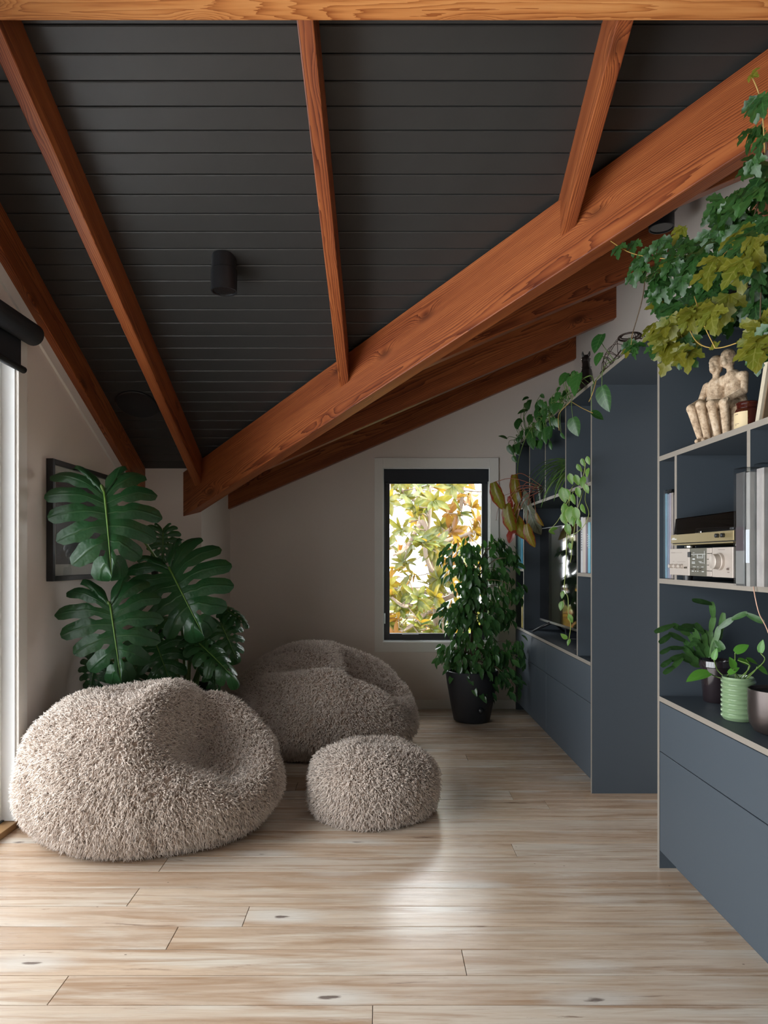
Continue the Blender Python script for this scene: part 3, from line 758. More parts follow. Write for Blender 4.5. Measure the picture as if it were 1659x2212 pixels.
downlight(Vector((1.30, 3.15, zB(1.30)-.01)), 0, 'black cylinder spotlight half hidden behind the diagonal beam', 'B')
# round flush speaker
py = 873; Y = (1.732+.497*YL-H)/(.497-(py-CY)/F); p = P(297, py, Y)
nrm = Vector((0, -.497, -1)).normalized()
q = Vector((0, 0, 1)).rotation_difference(nrm).to_matrix().to_4x4()
sp = empty('ceiling_speaker', p, 'round black flush speaker in the ceiling over the big plant', 'speaker')
v, f = lathegeo([(.115, -.004), (.115, .006), (.110, .009), (.106, .007), (.0001, .009)], (0, 0, 0), 40)
link('grille', mesh('grille', v, f, M['black'], True), Matrix.Translation(p+nrm*.001) @ q, sp)

# ------------------------------------------------------------------ picture on the left wall
fy0, fy1, fz0_, fz1_ = 3.19, 3.908, 1.044, 1.62
pic = empty('picture_frame', (XL+.015, 3.55, fz0_), 'black framed dark picture half hidden by a split leaf', 'picture')
xp0, xp1, fwid = XL+.002, XL+.034, .024
box('frame_rail', xp0, xp1, fy0, fy0+fwid, fz0_, fz1_, M['black'], pic, .0015, 1); box('frame_rail', xp0, xp1, fy1-fwid, fy1, fz0_, fz1_, M['black'], pic, .0015, 1)
box('frame_rail', xp0, xp1, fy0+fwid, fy1-fwid, fz0_, fz0_+fwid, M['black'], pic, .0015, 1); box('frame_rail', xp0, xp1, fy0+fwid, fy1-fwid, fz1_-fwid, fz1_, M['black'], pic, .0015, 1)
box('mat_board', xp0, xp0+.012, fy0+fwid, fy1-fwid, fz0_+fwid, fz1_-fwid, mat_plain('mat_board', (.62, .62, .58), .8), pic)
m, nt, nd, lk, b = newmat('dark_print_picture')
n1 = noise_t(nt, coords(nt), 7, 4, .6, 1.0)
lk.new(ramp(nt, n1, [(.3, (.02, .024, .03)), (.55, (.06, .07, .085)), (.8, (.16, .17, .19))]), b.inputs['Base Color']); b.inputs['Roughness'].default_value = .3
box('art_print', xp0+.012, xp0+.0135, fy0+fwid+.045, fy1-fwid-.045, fz0_+fwid+.055, fz1_-fwid-.055, m, pic)
box('glazing', xp0+.020, xp0+.022, fy0+fwid, fy1-fwid, fz0_+fwid, fz1_-fwid, mat_glass('picture_glass', refl=.03, k=.25), pic)

# ------------------------------------------------------------------ stone figures
def capsules(segs, voxel, name, mat, parent, Mw, smooth_it=4):
    bm = bmesh.new()
    for a, b2, r0, r1 in segs:
        a, b2 = Vector(a), Vector(b2); n = max(2, int((b2-a).length/(min(r0, r1)*.5))+1)
        for i in range(n+1):
            t = i/n; p = a.lerp(b2, t); r = r0+(r1-r0)*t
            bmesh.ops.create_icosphere(bm, subdivisions=2, radius=r, matrix=Matrix.Translation(p))
    me = bpy.data.meshes.new('tmp'); bm.to_mesh(me); bm.free()
    ob = bpy.data.objects.new('tmp', me); COL.objects.link(ob)
    md = ob.modifiers.new('r', 'REMESH'); md.mode = 'VOXEL'; md.voxel_size = voxel
    ms = ob.modifiers.new('s', 'SMOOTH'); ms.iterations = smooth_it; ms.factor = .5
    dg = bpy.context.evaluated_depsgraph_get(); dg.update()
    out = bpy.data.meshes.new_from_object(ob.evaluated_get(dg)); out.name = name
    bpy.data.objects.remove(ob)
    out.materials.clear(); out.materials.append(mat); out.shade_smooth()
    return link(name, out, Mw, parent)
m, nt, nd, lk, b = newmat('weathered_stone')
v_ = coords(nt); n1 = noise_t(nt, v_, 60, 5, .65); n2 = noise_t(nt, v_, 320, 3, .6)
c = ramp(nt, n1, [(.3, (.24, .16, .10)), (.5, (.52, .38, .255)), (.7, (.68, .55, .41))])
c = mixc(nt, maprange(nt, n2, .6, .72, 0, .7), c, (.10, .07, .045))
lk.new(c, b.inputs['Base Color']); b.inputs['Roughness'].default_value = .9; bump(nt, n2, b, .5, .003)
M['stone'] = m
fwd = Vector((-.86, -.51, 0)).normalized(); lat = Vector((fwd.y, -fwd.x, 0))*-1.0
lat = Vector((.51, -.86, 0)).normalized()
sroot = Vector((1.150, 2.268, ZU+.0025))
Rm = Matrix((lat, fwd, Vector((0, 0, 1)))).transposed().to_4x4(); Mst = Matrix.Translation(sroot) @ Rm @ Matrix.Scale(1.10, 4)
st = empty('stone_figures', sroot, 'weathered stone carving of two seated figures leaning together', 'sculpture')
S = []
def fig(s, a, lean, hgt, knees, feet, arm):
    S.append(((a, -.005, .112), (a+lean*.3, -.008, .15), .030, .026)); S.append(((a+lean*.3, -.008, .15), (a+lean*.5, -.006, hgt-.012), .026, .022))
    S.append(((a+lean*.5-.028, -.004, hgt-.012), (a+lean*.5+.028, -.004, hgt-.012), .012, .012))
    S.append(((a+lean*.6, -.002, hgt-.01), (a+lean*.8, 0, hgt+.022), .010, .0095))
    hx = a+lean
    S.append(((hx, .003, hgt+.036), (hx, .0, hgt+.055), .0175, .0195)); S.append(((hx, .018, hgt+.032), (hx, .017, hgt+.034), .009, .009))
    S.append(((hx, .0215, hgt+.042), (hx, .0195, hgt+.051), .0042, .0028))
    for sx in (-1, 1): S.append(((hx+sx*.0195, -.002, hgt+.043), (hx+sx*.0195, -.002, hgt+.049), .0035, .0035))
    for sx in (-1, 1): S.append(((hx+sx*.010, .0175, hgt+.053), (hx+sx*.005, .0185, hgt+.0535), .0036, .003))
    for k_, f_ in zip(knees, feet):
        S.append(((a+(k_[0]-a)*.35, .0, .112), k_, .020, .0135)); S.append((k_, f_, .0125, .009)); S.append((f_, (f_[0], f_[1]+.022, .007), .008, .006))
    for q in range(len(arm)-1): S.append((arm[q], arm[q+1], .0105 if q == 0 else .009, .009 if q == 0 else .0065))
    hnd = Vector(arm[-1])
    for q in range(4): S.append((hnd+Vector((-.007+.0046*q, .004, .001)), hnd+Vector((-.007+.0046*q, .013, -.012)), .0034, .0026))
fig(0, -.036, .006, .198, [(-.064, .074, .108), (-.028, .082, .112)], [(-.046, .052, .012), (-.020, .058, .008)], [(-.066, -.004, .186), (-.078, .006, .142), (-.070, .058, .122)])
fig(1, .030, -.022, .208, [(.006, .080, .108), (.042, .074, .106)], [(.012, .056, .008), (.036, .052, .008)], [(.056, -.004, .196), (.070, .020, .142), (.046, .070, .116)])
S = [(a_, b_, r0*1.13, r1*1.13) for a_, b_, r0, r1 in S]
capsules(S, .0018, 'carving', M['stone'], st, Mst, 1)
bmx = mesh('seat_block', [Vector(q) for q in boxv(-.068, .072, -.035, .045, 0, .098)], BOXF, M['stone']); bevel_mesh(bmx, .008, 3); bmx.shade_smooth()
link('seat_block', bmx, Mst, st)

# ------------------------------------------------------------------ shaggy bean bags
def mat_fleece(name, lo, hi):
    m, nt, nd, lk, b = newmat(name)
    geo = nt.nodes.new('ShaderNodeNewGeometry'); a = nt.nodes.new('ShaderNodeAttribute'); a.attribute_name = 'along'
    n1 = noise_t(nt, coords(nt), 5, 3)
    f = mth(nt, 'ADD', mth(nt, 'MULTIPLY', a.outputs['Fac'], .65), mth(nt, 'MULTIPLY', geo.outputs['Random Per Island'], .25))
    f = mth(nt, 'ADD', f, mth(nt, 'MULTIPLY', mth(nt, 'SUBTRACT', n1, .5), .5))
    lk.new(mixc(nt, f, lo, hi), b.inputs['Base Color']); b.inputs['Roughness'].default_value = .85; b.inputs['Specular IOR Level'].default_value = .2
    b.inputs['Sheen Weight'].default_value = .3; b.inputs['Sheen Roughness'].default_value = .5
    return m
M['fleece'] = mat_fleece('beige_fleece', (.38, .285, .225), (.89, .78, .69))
M['hide'] = mat_plain('fleece_backing', (.34, .255, .20), .95, nscale=80, nvar=.3)

def blob(C, rx, ry, Hh, shape, nu=96, nv=64, zc=.36, rotz=0.0, exp=.72):
    V, Fc = [], []
    ca, sa = math.cos(rotz), math.sin(rotz)
    for j in range(nv+1):
        ph = math.pi*j/nv; s, c = math.sin(ph), math.cos(ph)
        for i in range(nu):
            a = 2*math.pi*i/nu
            rr = max(0, s)**exp
            nx, ny = rr*math.cos(a), rr*math.sin(a)
            if c >= 0: z = Hh*(zc+(1-zc)*c**.88)
            else: z = Hh*zc*(1-min(1, abs(c)**.62*1.12))
            dx, dy, z = shape(nx, ny, z, c)
            x, y = dx*rx, dy*ry
            V.append((C[0]+x*ca-y*sa, C[1]+x*sa+y*ca, max(.006, z)))
    for j in range(nv):
        for i in range(nu):
            a, b2 = j*nu+i, j*nu+(i+1) % nu
            Fc.append((a, a+nu, b2+nu, b2))
    return V, Fc

def fleece(name, body, count, ln, rad, parent, seed):
    """Locks of wool: short bent three-sided cones rooted on the body, joined into one coat."""
    rng = np.random.default_rng(seed)
    me = body.data; nv = len(me.vertices)
    co = np.empty(nv*3); me.vertices.foreach_get('co', co); co = co.reshape(-1, 3)
    no = np.empty(nv*3); me.vertices.foreach_get('normal', no); no = no.reshape(-1, 3)
    me.calc_loop_triangles(); nt_ = len(me.loop_triangles)
    tr = np.empty(nt_*3, dtype=np.int32); me.loop_triangles.foreach_get('vertices', tr); tr = tr.reshape(-1, 3)
    A, B, Cc = co[tr[:, 0]], co[tr[:, 1]], co[tr[:, 2]]
    ar = np.linalg.norm(np.cross(B-A, Cc-A), axis=1)
    ar[(A[:, 2] < .012)] = 0
    t = rng.choice(nt_, count, p=ar/ar.sum())
    u, v = rng.random(count), rng.random(count); fl = u+v > 1; u[fl], v[fl] = 1-u[fl], 1-v[fl]
    w = (1-u-v)[:, None]; u, v = u[:, None], v[:, None]
    p = A[t]*w+B[t]*u+Cc[t]*v
    n = no[tr[t, 0]]*w+no[tr[t, 1]]*u+no[tr[t, 2]]*v
    n /= np.linalg.norm(n, axis=1, keepdims=True)+1e-9
    # a smooth swirl field clumps neighbouring locks together
    k = 15.0
    sw = np.stack([np.sin(p[:, 1]*k+1.3*np.sin(p[:, 2]*k*.8)), np.sin(p[:, 2]*k*1.1+1.7*np.sin(p[:, 0]*k*.9)), np.sin(p[:, 0]*k+1.1*np.sin(p[:, 1]*k*1.2))], 1)
    d = n*.62+np.array([0, 0, -.32])+sw*.24+rng.normal(0, .31, (count, 3))
    d /= np.linalg.norm(d, axis=1, keepdims=True)
    dn = (d*n).sum(1, keepdims=True); d = np.where(dn < .15, d+n*(.25-dn), d); d /= np.linalg.norm(d, axis=1, keepdims=True)
    side = np.cross(d, rng.normal(0, 1, (count, 3))); side /= np.linalg.norm(side, axis=1, keepdims=True)
    s2 = np.cross(d, side)
    L = ln*rng.uniform(.65, 1.3, (count, 1)); R = rad*rng.uniform(.7, 1.3, (count, 1))
    curl = side*rng.uniform(.1, .5, (count, 1))*L
    curl2 = s2*rng.uniform(-.5, .5, (count, 1))*L
    fr = [0, .36, .72, 1.0]; rr = [1.0, .95, .62, 0]
    V = np.empty((count, 10, 3)); AL = np.empty((count, 10))
    for q in range(3):
        c = p-n*.004+d*L*fr[q]+(curl*(0, .62, -.30)[q]+curl2*(0, .05, .55)[q])+np.array([0, 0, -.25])*L*fr[q]**2
        for m_ in range(3):
            a = 2*math.pi*m_/3
            V[:, q*3+m_] = c+(side*math.cos(a)+s2*math.sin(a))*R*rr[q]; AL[:, q*3+m_] = fr[q]
    V[:, 9] = p+d*L+curl*.25+np.array([0, 0, -.25])*L; AL[:, 9] = 1
    zz = V[:, :, 2]; zz[zz < .0015] = .0015
    F4 = []
    for q in range(2):
        for m_ in range(3):
            a, b2 = q*3+m_, q*3+(m_+1) % 3
            F4.append((a, b2, b2+3)); F4.append((a, b2+3, a+3))
    for m_ in range(3): F4.append((6+m_, 6+(m_+1) % 3, 9))
    F4 = np.array(F4)
    faces = (np.arange(count)[:, None, None]*10+F4[None]).reshape(-1)
    mm = bpy.data.meshes.new(name); nvt, nf = count*10, count*len(F4)
    mm.vertices.add(nvt); mm.vertices.foreach_set('co', V.reshape(-1))
    mm.loops.add(nf*3); mm.loops.foreach_set('vertex_index', faces.astype(np.int32))
    mm.polygons.add(nf); mm.polygons.foreach_set('loop_start', np.arange(0, nf*3, 3, dtype=np.int32))
    try: mm.polygons.foreach_set('loop_total', np.full(nf, 3, dtype=np.int32))
    except Exception: pass
    mm.update(calc_edges=True)
    at = mm.attributes.new('along', 'FLOAT', 'POINT'); at.data.foreach_set('value', AL.reshape(-1))
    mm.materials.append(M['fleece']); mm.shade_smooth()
    o = link(name, mm, body.matrix_local.copy() if body.parent is None else Matrix.Translation(ORG[body.name]), parent)
    tag(o, kind='stuff'); return o

def g2(x, y, cx, cy, sx, sy): return math.exp(-((x-cx)/sx)**2-((y-cy)/sy)**2)
def lump(x, y, z, k, s): return noise.noise(Vector((x*k+s, y*k-s, z*k*1.5+s)))
def bag(name, label, C, rx, ry, Hh, shape, count, seed, cat, group, ln=.028, rad=.0033, **kw):
    r = empty(name, (C[0], C[1], 0), label, cat, group)
    V, Fc = blob(C, rx, ry, Hh, shape, **kw)
    body = mk('cushion_body', V, Fc, M['hide'], r, org=(C[0], C[1], 0), smooth=True)
    fleece('fleece_coat', body, count, ln, rad, r, seed)
    return r
GB = 'shaggy beige bean bags'
def sg(x): return 1/(1+math.exp(-max(-30, min(30, x))))
def bowl(nx, ny, x0, slope, edge, yc, sf, sb, xo, so):
    """Seat hollow: steep on the backrest side, open toward the front."""
    y = ny-yc
    return sg((nx-x0-slope*ny)/edge)*math.exp(-(y/(sf if y < 0 else sb))**2)*math.exp(-(max(0, nx-xo)/so)**2)
def sh1(nx, ny, z, c):
    f = max(0, min(1, (z-.14)/.22))
    z += f*(-.29*bowl(nx, ny, .33, .22, .05, -.16, .66, .48, .62, .32) +.04*g2(nx, ny, .16, -.30, .15, .45) +.02*g2(nx, ny, -.25, .15, .4, .5) +.03*g2(nx, ny, .72, .55, .3, .25)
            -.04*g2(nx, ny, .30, .45, .09, .3) -.025*math.exp(-((ny+.10-.3*nx)/.10)**2)*g2(nx, 0, -.1, 0, .35, 1))
    z += f*.022*lump(nx, ny, z, 2.2, 3.1)
    k = 1+.03*lump(nx, ny, z*3, 2.5, 1.7)
    a = math.atan2(ny, nx)
    for s, w_, dpt in ((-1.30, .05, .04), (-2.3, .06, .02), (-2.75, .07, .035)):
        k -= dpt*math.exp(-((a-s)/w_)**2)*min(1, z/.1)*max(0, 1-z/.5)
    return nx*k, ny*k, z
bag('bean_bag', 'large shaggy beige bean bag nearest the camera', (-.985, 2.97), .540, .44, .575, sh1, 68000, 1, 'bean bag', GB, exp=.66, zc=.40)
def sh2(nx, ny, z, c):
    f = max(0, min(1, (z-.10)/.2))
    z += f*(+.13*(ny-.20) -.02*nx -.23*bowl(nx, ny, .17, -.1, .04, .06, .40, .42, .62, .30) +.06*math.exp(-((ny+.55)/.17)**2)*g2(nx, 0, .2, 0, .75, 1) -.045*math.exp(-((ny+.24)/.13)**2)*g2(nx, 0, .0, 0, .6, 1) +.03*g2(nx, ny, -.15, .25, .3, .5) +.03*g2(nx, ny, .62, .55, .35, .3))
    z += f*.02*lump(nx, ny, z, 2.4, 8.3)
    k = 1+.03*lump(nx, ny, z*3, 2.5, 6.7)
    return nx*k, ny*k, z
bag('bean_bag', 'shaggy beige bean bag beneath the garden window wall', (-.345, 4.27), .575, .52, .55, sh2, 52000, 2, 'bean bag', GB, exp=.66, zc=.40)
def sh3(nx, ny, z, c):
    k = 1+.03*lump(nx, ny, z*4, 2.0, 2.2); z *= 1+.10*lump(nx, ny, 0, 1.6, 5.0)-.05*nx
    return nx*k, ny*k, z
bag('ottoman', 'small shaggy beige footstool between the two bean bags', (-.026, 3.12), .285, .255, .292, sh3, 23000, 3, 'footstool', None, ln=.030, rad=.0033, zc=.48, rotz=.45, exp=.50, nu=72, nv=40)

# ------------------------------------------------------------------ leaves
def leafgeo(w, n=6, cols=1, bend=.25, fold=.18, wave=0.0, basew=0.0):
    """Blade 1 long on +Y. w(t): half width. Returns verts, faces, edge attr, along attr."""
    V, Fc, E, A = [], [], [], []
    m_ = 2*cols+1
    for i in range(n+1):
        t = i/n; hw = w(t)
        for c in range(-cols, cols+1):
            s = c/cols; x = hw*s
            th = bend*t
            V.append((x, t*(1-.12*bend*t), -bend*.5*t*t+fold*abs(x)+wave*math.sin(t*9+s*2)*abs(s)))
            E.append(abs(s)); A.append(t)
    for i in range(n):
        for c in range(2*cols):
            a = i*m_+c; Fc.append((a, a+1, a+1+m_, a+m_))
    return V, Fc, E, A
def leafmesh(name, geo, mat):
    V, Fc, E, A = geo
    me = mesh(name, V, Fc, mat, True)
    for nm, dat in (('edge', E), ('along', A)):
        at = me.attributes.new(nm, 'FLOAT', 'POINT'); at.data.foreach_set('value', dat)
    return me
def frame(base, d, nrm, s, wx=1.0):
    y = Vector(d).normalized(); z = Vector(nrm); z = z-y*z.dot(y)
    z = z.normalized() if z.length > 1e-5 else y.orthogonal().normalized()
    x = y.cross(z)
    R = Matrix((x*s*wx, y*s, z*s)).transposed().to_4x4()
    return Matrix.Translation(Vector(base)) @ R
def join_leaves(name, items, mat, parent):
    """items: (geo, matrix) -> one 'stuff' mesh for the leaves beyond the countable ones."""
    V, Fc, E, A = [], [], [], []
    for g, Mw in items:
        k = len(V); V += [Mw @ Vector(v) for v in g[0]]; Fc += [tuple(i+k for i in q) for q in g[1]]; E += g[2]; A += g[3]
    o = mk(name, V, Fc, mat, parent, org=ORG[parent.name], smooth=True)
    for nm, dat in (('edge', E), ('along', A)):
        at = o.data.attributes.new(nm, 'FLOAT', 'POINT'); at.data.foreach_set('value', dat)
    return tag(o, kind='stuff')
def rv(s=1.0): return Vector((random.uniform(-s, s), random.uniform(-s, s), random.uniform(-s, s)))
w_oval = lambda t: .26*math.sin(math.pi*min(1, t**.85))**.8*(1-.25*t)+.002
w_ficus = lambda t: .235*math.sin(math.pi*min(.97, t)**.9)**.9+.004*(1-t)
w_heart = lambda t: .40*(math.sin(math.pi*(.12+.88*t))**.75)*(1-.35*t)+.002 if t < 1 else .002
w_long = lambda t: .19*math.sin(math.pi*(.06+.94*t))**.8+.002
def pair(a, t, X, k=.25, ymax=5.04):
    """Leaf base and tip: base in the plane X, tip at nearly the same depth, hanging a little toward the room."""
    p0 = P(*a, min(YX(a[0], X), ymax)); p1 = P(*t, p0.y)
    return p0, p1+Vector((-.1, -k, 0))*(p1-p0).length*.6
def pot(name, prof, loc, mat, parent, soil_z, soil_r, n=40):
    lathe(name, prof, loc, mat, parent, n)
    lathe('soil', [(.0001, soil_z+.006), (soil_r*.6, soil_z+.004), (soil_r, soil_z)], loc, M['soil'], parent, 24)

# ------------------------------------------------------------------ weeping fig by the window
M['ficus'] = mat_leaf('fig_leaf', (.022, .075, .026), (.060, .155, .045), .22, .20, (.05, .16, .02), vein=((.06, .13, .04), .10, 1), spec=.6)
FX, FY = .655, 4.86
fig_t = empty('weeping_fig', (FX, FY, 0), 'weeping fig with glossy dark leaves in a tall black pot', 'plant')
pot('pot', [(.0001, .002), (.118, .002), (.128, .01), (.150, .12), (.176, .27), (.186, .345), (.187, .358), (.182, .362), (.176, .356), (.170, .30)], (FX, FY, 0), mat_plain('matt_black_pot', (.014, .016, .020), .45), fig_t, .31, .172)
tube('water_gauge', [(FX-.01+.055, FY-.150, .10), (FX+.048, FY-.165, .104)], [.022, .020], M['black'], fig_t, 16)
trunks = []
for dx, dy, top in ((0, 0, 1.05), (.05, .02, .95), (-.04, .03, .9)):
    pts = curve_pts([(FX+dx*.3, FY+dy, .30), (FX+dx, FY+dy, .55), (FX+dx*1.6+.02, FY+dy*.5, .85), (FX+dx*.6+.03, FY, top)], 6)
    tube('trunk', pts, [.014-.007*i/len(pts) for i in range(len(pts))], M['stem_brown'], fig_t, 8)
fgeo = leafgeo(w_ficus, 6, 1, .35, .30); fm = leafmesh('leaf', fgeo, M['ficus'])
clus = [(990, 1195, 42, 28, 40), (1062, 1188, 42, 26, 40), (1092, 1225, 22, 40, 28), (1000, 1250, 48, 36, 50), (1052, 1262, 50, 50, 70), (1028, 1330, 56, 46, 80), (985, 1335, 38, 40, 45), (1082, 1330, 30, 36, 36), (1118, 1272, 14, 18, 14),
        (1020, 1395, 56, 34, 66), (1092, 1400, 36, 30, 40), (1126, 1398, 14, 28, 16), (998, 1432, 40, 26, 40), (1058, 1448, 44, 32, 48), (1104, 1476, 20, 24, 18), (952, 1420, 9, 10, 4), (1012, 1470, 20, 26, 14), (1042, 1490, 24, 22, 16), (968, 1300, 16, 14, 8), (960, 1395, 14, 12, 8)]
fl_items = []
for cx, cy, rx, ry, n_ in clus:
    FYc = FY-max(0, cx-1060)*.0026
    nodes = []
    for k in range(max(2, n_//9)):
        a = random.uniform(0, 6.28); rr = math.sqrt(random.random())
        p = P(cx+rx*rr*math.cos(a), cy+ry*rr*math.sin(a), FYc+random.uniform(-.14, .10)); nodes.append(p)
        tp = Vector((FX+random.uniform(-.03, .05), FY+random.uniform(-.02, .03), min(1.02, max(.42, p.z-random.uniform(-.02, .10)))))
        mid = tp.lerp(p, .55)+Vector((0, 0, .045))
        tube('twig', curve_pts([tp, mid, p], 4), [.004-.0003*i for i in range(9)], M['stem_brown'], fig_t, 5)
    for k in range(int(n_*(2.2 if cx < 1075 else 1.5))):
        nd_ = random.choice(nodes); p = nd_+rv(.04)
        a = random.uniform(0, 6.28); rr = math.sqrt(random.random())
        if random.random() < .55: p = P(cx+rx*rr*math.cos(a), cy+ry*rr*math.sin(a), FYc+random.uniform(-.17, .10))
        p.x = min(p.x, .985)
        out = Vector((p.x-FX, p.y-FY, 0)); out = out.normalized() if out.length > .02 else rv().normalized()
        d = Vector((0, 0, -1))*random.uniform(.5, 1.2)+out*random.uniform(.1, .7)+rv(.45)
        fl_items.append((p, d, out*.8+Vector((0, -.5, .5))+rv(.5), random.uniform(.058, .086)))
fl_items.sort(key=lambda q: q[0].y)
rest = []
for i, (p, d, nn_, s) in enumerate(fl_items):
    Mw = frame(p, d, nn_, s)
    if i < 300: link('leaf', fm, Mw, fig_t)
    else: rest.append((fgeo, Mw))
join_leaves('foliage', rest, M['ficus'], fig_t)

# ------------------------------------------------------------------ split-leaf plant (monstera shape)
def monstera_geo(seed, half=.65):
    rng = random.Random(seed)
    T = [(.04, -.26), (.26, -.40), (.52, -.28), (.66, -.02), (.65, .27), (.55, .54), (.38, .78), (.16, .97), (0, 1.0)]
    T = [(x*half/.65, y) for x, y in T]
    us = [0, .5/7, 1.5/7, 2.5/7, 3.5/7, 4.5/7, 5.5/7, 6.5/7, 1.0]
    Bs = [0, .01, .05, .13, .25, .40, .57, .76, 1.0]
    def interp(u, arr):
        for i in range(len(us)-1):
            if u <= us[i+1]+1e-9:
                t = (u-us[i])/(us[i+1]-us[i]); return i, t
        return len(us)-2, 1.0
    def TT(u):
        i, t = interp(u, None)
        p = [T[max(0, min(len(T)-1, i+k))] for k in (-1, 0, 1, 2)]
        return [.5*(2*p[1][q]+(p[2][q]-p[0][q])*t+(2*p[0][q]-5*p[1][q]+4*p[2][q]-p[3][q])*t*t+(3*p[1][q]-p[0][q]-3*p[2][q]+p[3][q])*t**3) for q in (0, 1)]
    def BB(u):
        i, t = interp(u, None); return Bs[i]*(1-t)+Bs[i+1]*t
    rows = [0, .08, .16, .22, .30, .38, .44, .50, .56, .64, .74, .84, .93, 1.0]
    V, Fc, E, A = [], [], [], []
    NF = 7
    for sd in (-1, 1):
        bnd = []
        for k in range(NF+1):
            hole = rng.random() < .75; slit = rng.uniform(.46, .66) if 0 < k < NF else 2
            bnd.append((hole, slit, rng.uniform(.14, .34)))
        def gap(k, v):
            hole, slit, wd = bnd[k]
            if k == 0 or k == NF: return 0 if k == NF else .0
            g = 0
            if hole and .17 < v < .40: g = max(g, .36*math.sin(math.pi*(v-.17)/.23))
            if v > slit: g = max(g, min(wd, wd*((v-slit)/.14)**.7))
            return g
        for k in range(NF):
            tipw = rng.uniform(.30, .5); tl = rng.uniform(.92, 1.03)
            base = len(V)
            for v in rows:
                gl, gr = gap(k, v)*.5, gap(k+1, v)*.5
                rd = 0
                if v > .74: rd = (1-math.sqrt(max(0, 1-((v-.74)/.26)**2)))*(.5-tipw*.35)
                lo, hi = gl+rd*.9, 1-gr-rd*.9
                if k == NF-1: hi = 1-rd*.2
                if hi < lo+.04: mid = (lo+hi)/2; lo, hi = mid-.02, mid+.02
                for f in (0, .25, .5, .75, 1):
                    ff = lo+(hi-lo)*f; u = (k+ff)/NF
                    tx, ty_ = TT(u); by = BB(u)
                    vv = v*tl
                    x = tx*vv; y = by+(ty_-by)*vv
                    bow = .085*math.sin(math.pi*vv)*(1 if u > .12 else -.3)
                    y -= bow*(1-u)*1.0
                    z = -.16*vv**2*(1 if u > .1 else .6)+.10*vv*(1-vv) - .10*max(0, y)**2+.022*math.sin(math.pi*ff)*min(1, v*3)
                    V.append((sd*x, y, z)); E.append(v); A.append(k/NF+f/NF)
            for i in range(len(rows)-1):
                for f in range(4):
                    a = base+i*5+f; q = (a, a+1, a+6, a+5)
                    Fc.append(q if sd < 0 else q[::-1])
    return V, Fc, E, A
m, nt, nd, lk, b = newmat('split_leaf')
oi = nt.nodes.new('ShaderNodeObjectInfo'); a = nt.nodes.new('ShaderNodeAttribute'); a.attribute_name = 'edge'; al = nt.nodes.new('ShaderNodeAttribute'); al.attribute_name = 'along'
c = mixc(nt, oi.outputs['Random'], (.014, .062, .020), (.030, .105, .030))
wv = mth(nt, 'ABSOLUTE', mth(nt, 'SUBTRACT', mth(nt, 'FRACT', mth(nt, 'MULTIPLY', al.outputs['Fac'], 7)), .5))
c = mixc(nt, mth(nt, 'MULTIPLY', maprange(nt, wv, 0, .05, .55, 0), maprange(nt, a.outputs['Fac'], 0, .8, 1, 0)), c, (.055, .13, .035))
lk.new(c, b.inputs['Base Color']); b.inputs['Roughness'].default_value = .30
bump(nt, mth(nt, 'ADD', maprange(nt, wv, 0, .08, 1, 0), noise_t(nt, coords(nt), 9, 2)), b, .25, .02)
t = nt.nodes.new('ShaderNodeBsdfTranslucent'); t.inputs['Color'].default_value = (.04, .14, .02, 1); mx = nt.nodes.new('ShaderNodeMixShader'); mx.inputs[0].default_value = .12
lk.new(b.outputs[0], mx.inputs[1]); lk.new(t.outputs[0], mx.inputs[2]); lk.new(mx.outputs[0], nd['Material Output'].inputs['Surface'])
M['split'] = m
M['midrib'] = mat_plain('leaf_midrib', (.11, .22, .035), .4)
MX, MY = -1.10, 3.88
mon = empty('split_leaf_plant', (MX, MY, 0), 'tall plant with huge glossy split leaves in the corner', 'plant')
pot('pot', [(.0001, .002), (.13, .002), (.14, .01), (.165, .30), (.172, .40), (.172, .425), (.164, .425), (.158, .38)], (MX, MY, 0), mat_plain('dark_pot', (.012, .012, .013), .4), mon, .38, .160)
tube('support_pole', [(MX-.10, MY+.02, .36), (MX-.19, MY+.03, 1.10)], [.020, .020], mat_plain('dark_moss_pole', (.020, .022, .016), .9, nscale=150, nvar=.5, bmp=.5), mon, 10)
mleaves = [  # attach px, tip px, depth attach, depth tip, half width, normal
    ((225, 1066), (243, 1242), 3.17, 3.07, .66, (.46, -.86, .26)),
    ((366, 1228), (437, 1368), 3.55, 3.42, .72, (.10, -.88, .35)),
    ((238, 1308), (262, 1474), 3.24, 3.16, .64, (.34, -.90, .22)),
    ((352, 1152), (352, 1215), 4.02, 3.98, .62, (.35, -.8, .2)),
    ((330, 1372), (372, 1482), 3.72, 3.60, .55, (.2, -.8, .5)),
    ((420, 1388), (447, 1468), 3.82, 3.74, .42, (-.35, -.85, .15)),
    ((432, 1392), (516, 1468), 3.74, 3.62, .34, (.25, -.6, .75)),
    ((478, 1350), (516, 1428), 3.90, 3.84, .55, (.5, -.75, .3)),
    ((488, 1318), (537, 1346), 3.95, 3.88, .40, (.2, -.5, .8)),
    ((205, 1432), (192, 1502), 3.40, 3.36, .60, (-.1, -.85, .4)),
    ((290, 1440), (268, 1500), 3.85, 3.80, .60, (0, -.85, .4)),
    ((460, 1420), (470, 1508), 3.86, 3.80, .34, (.6, -.7, .1)),
]
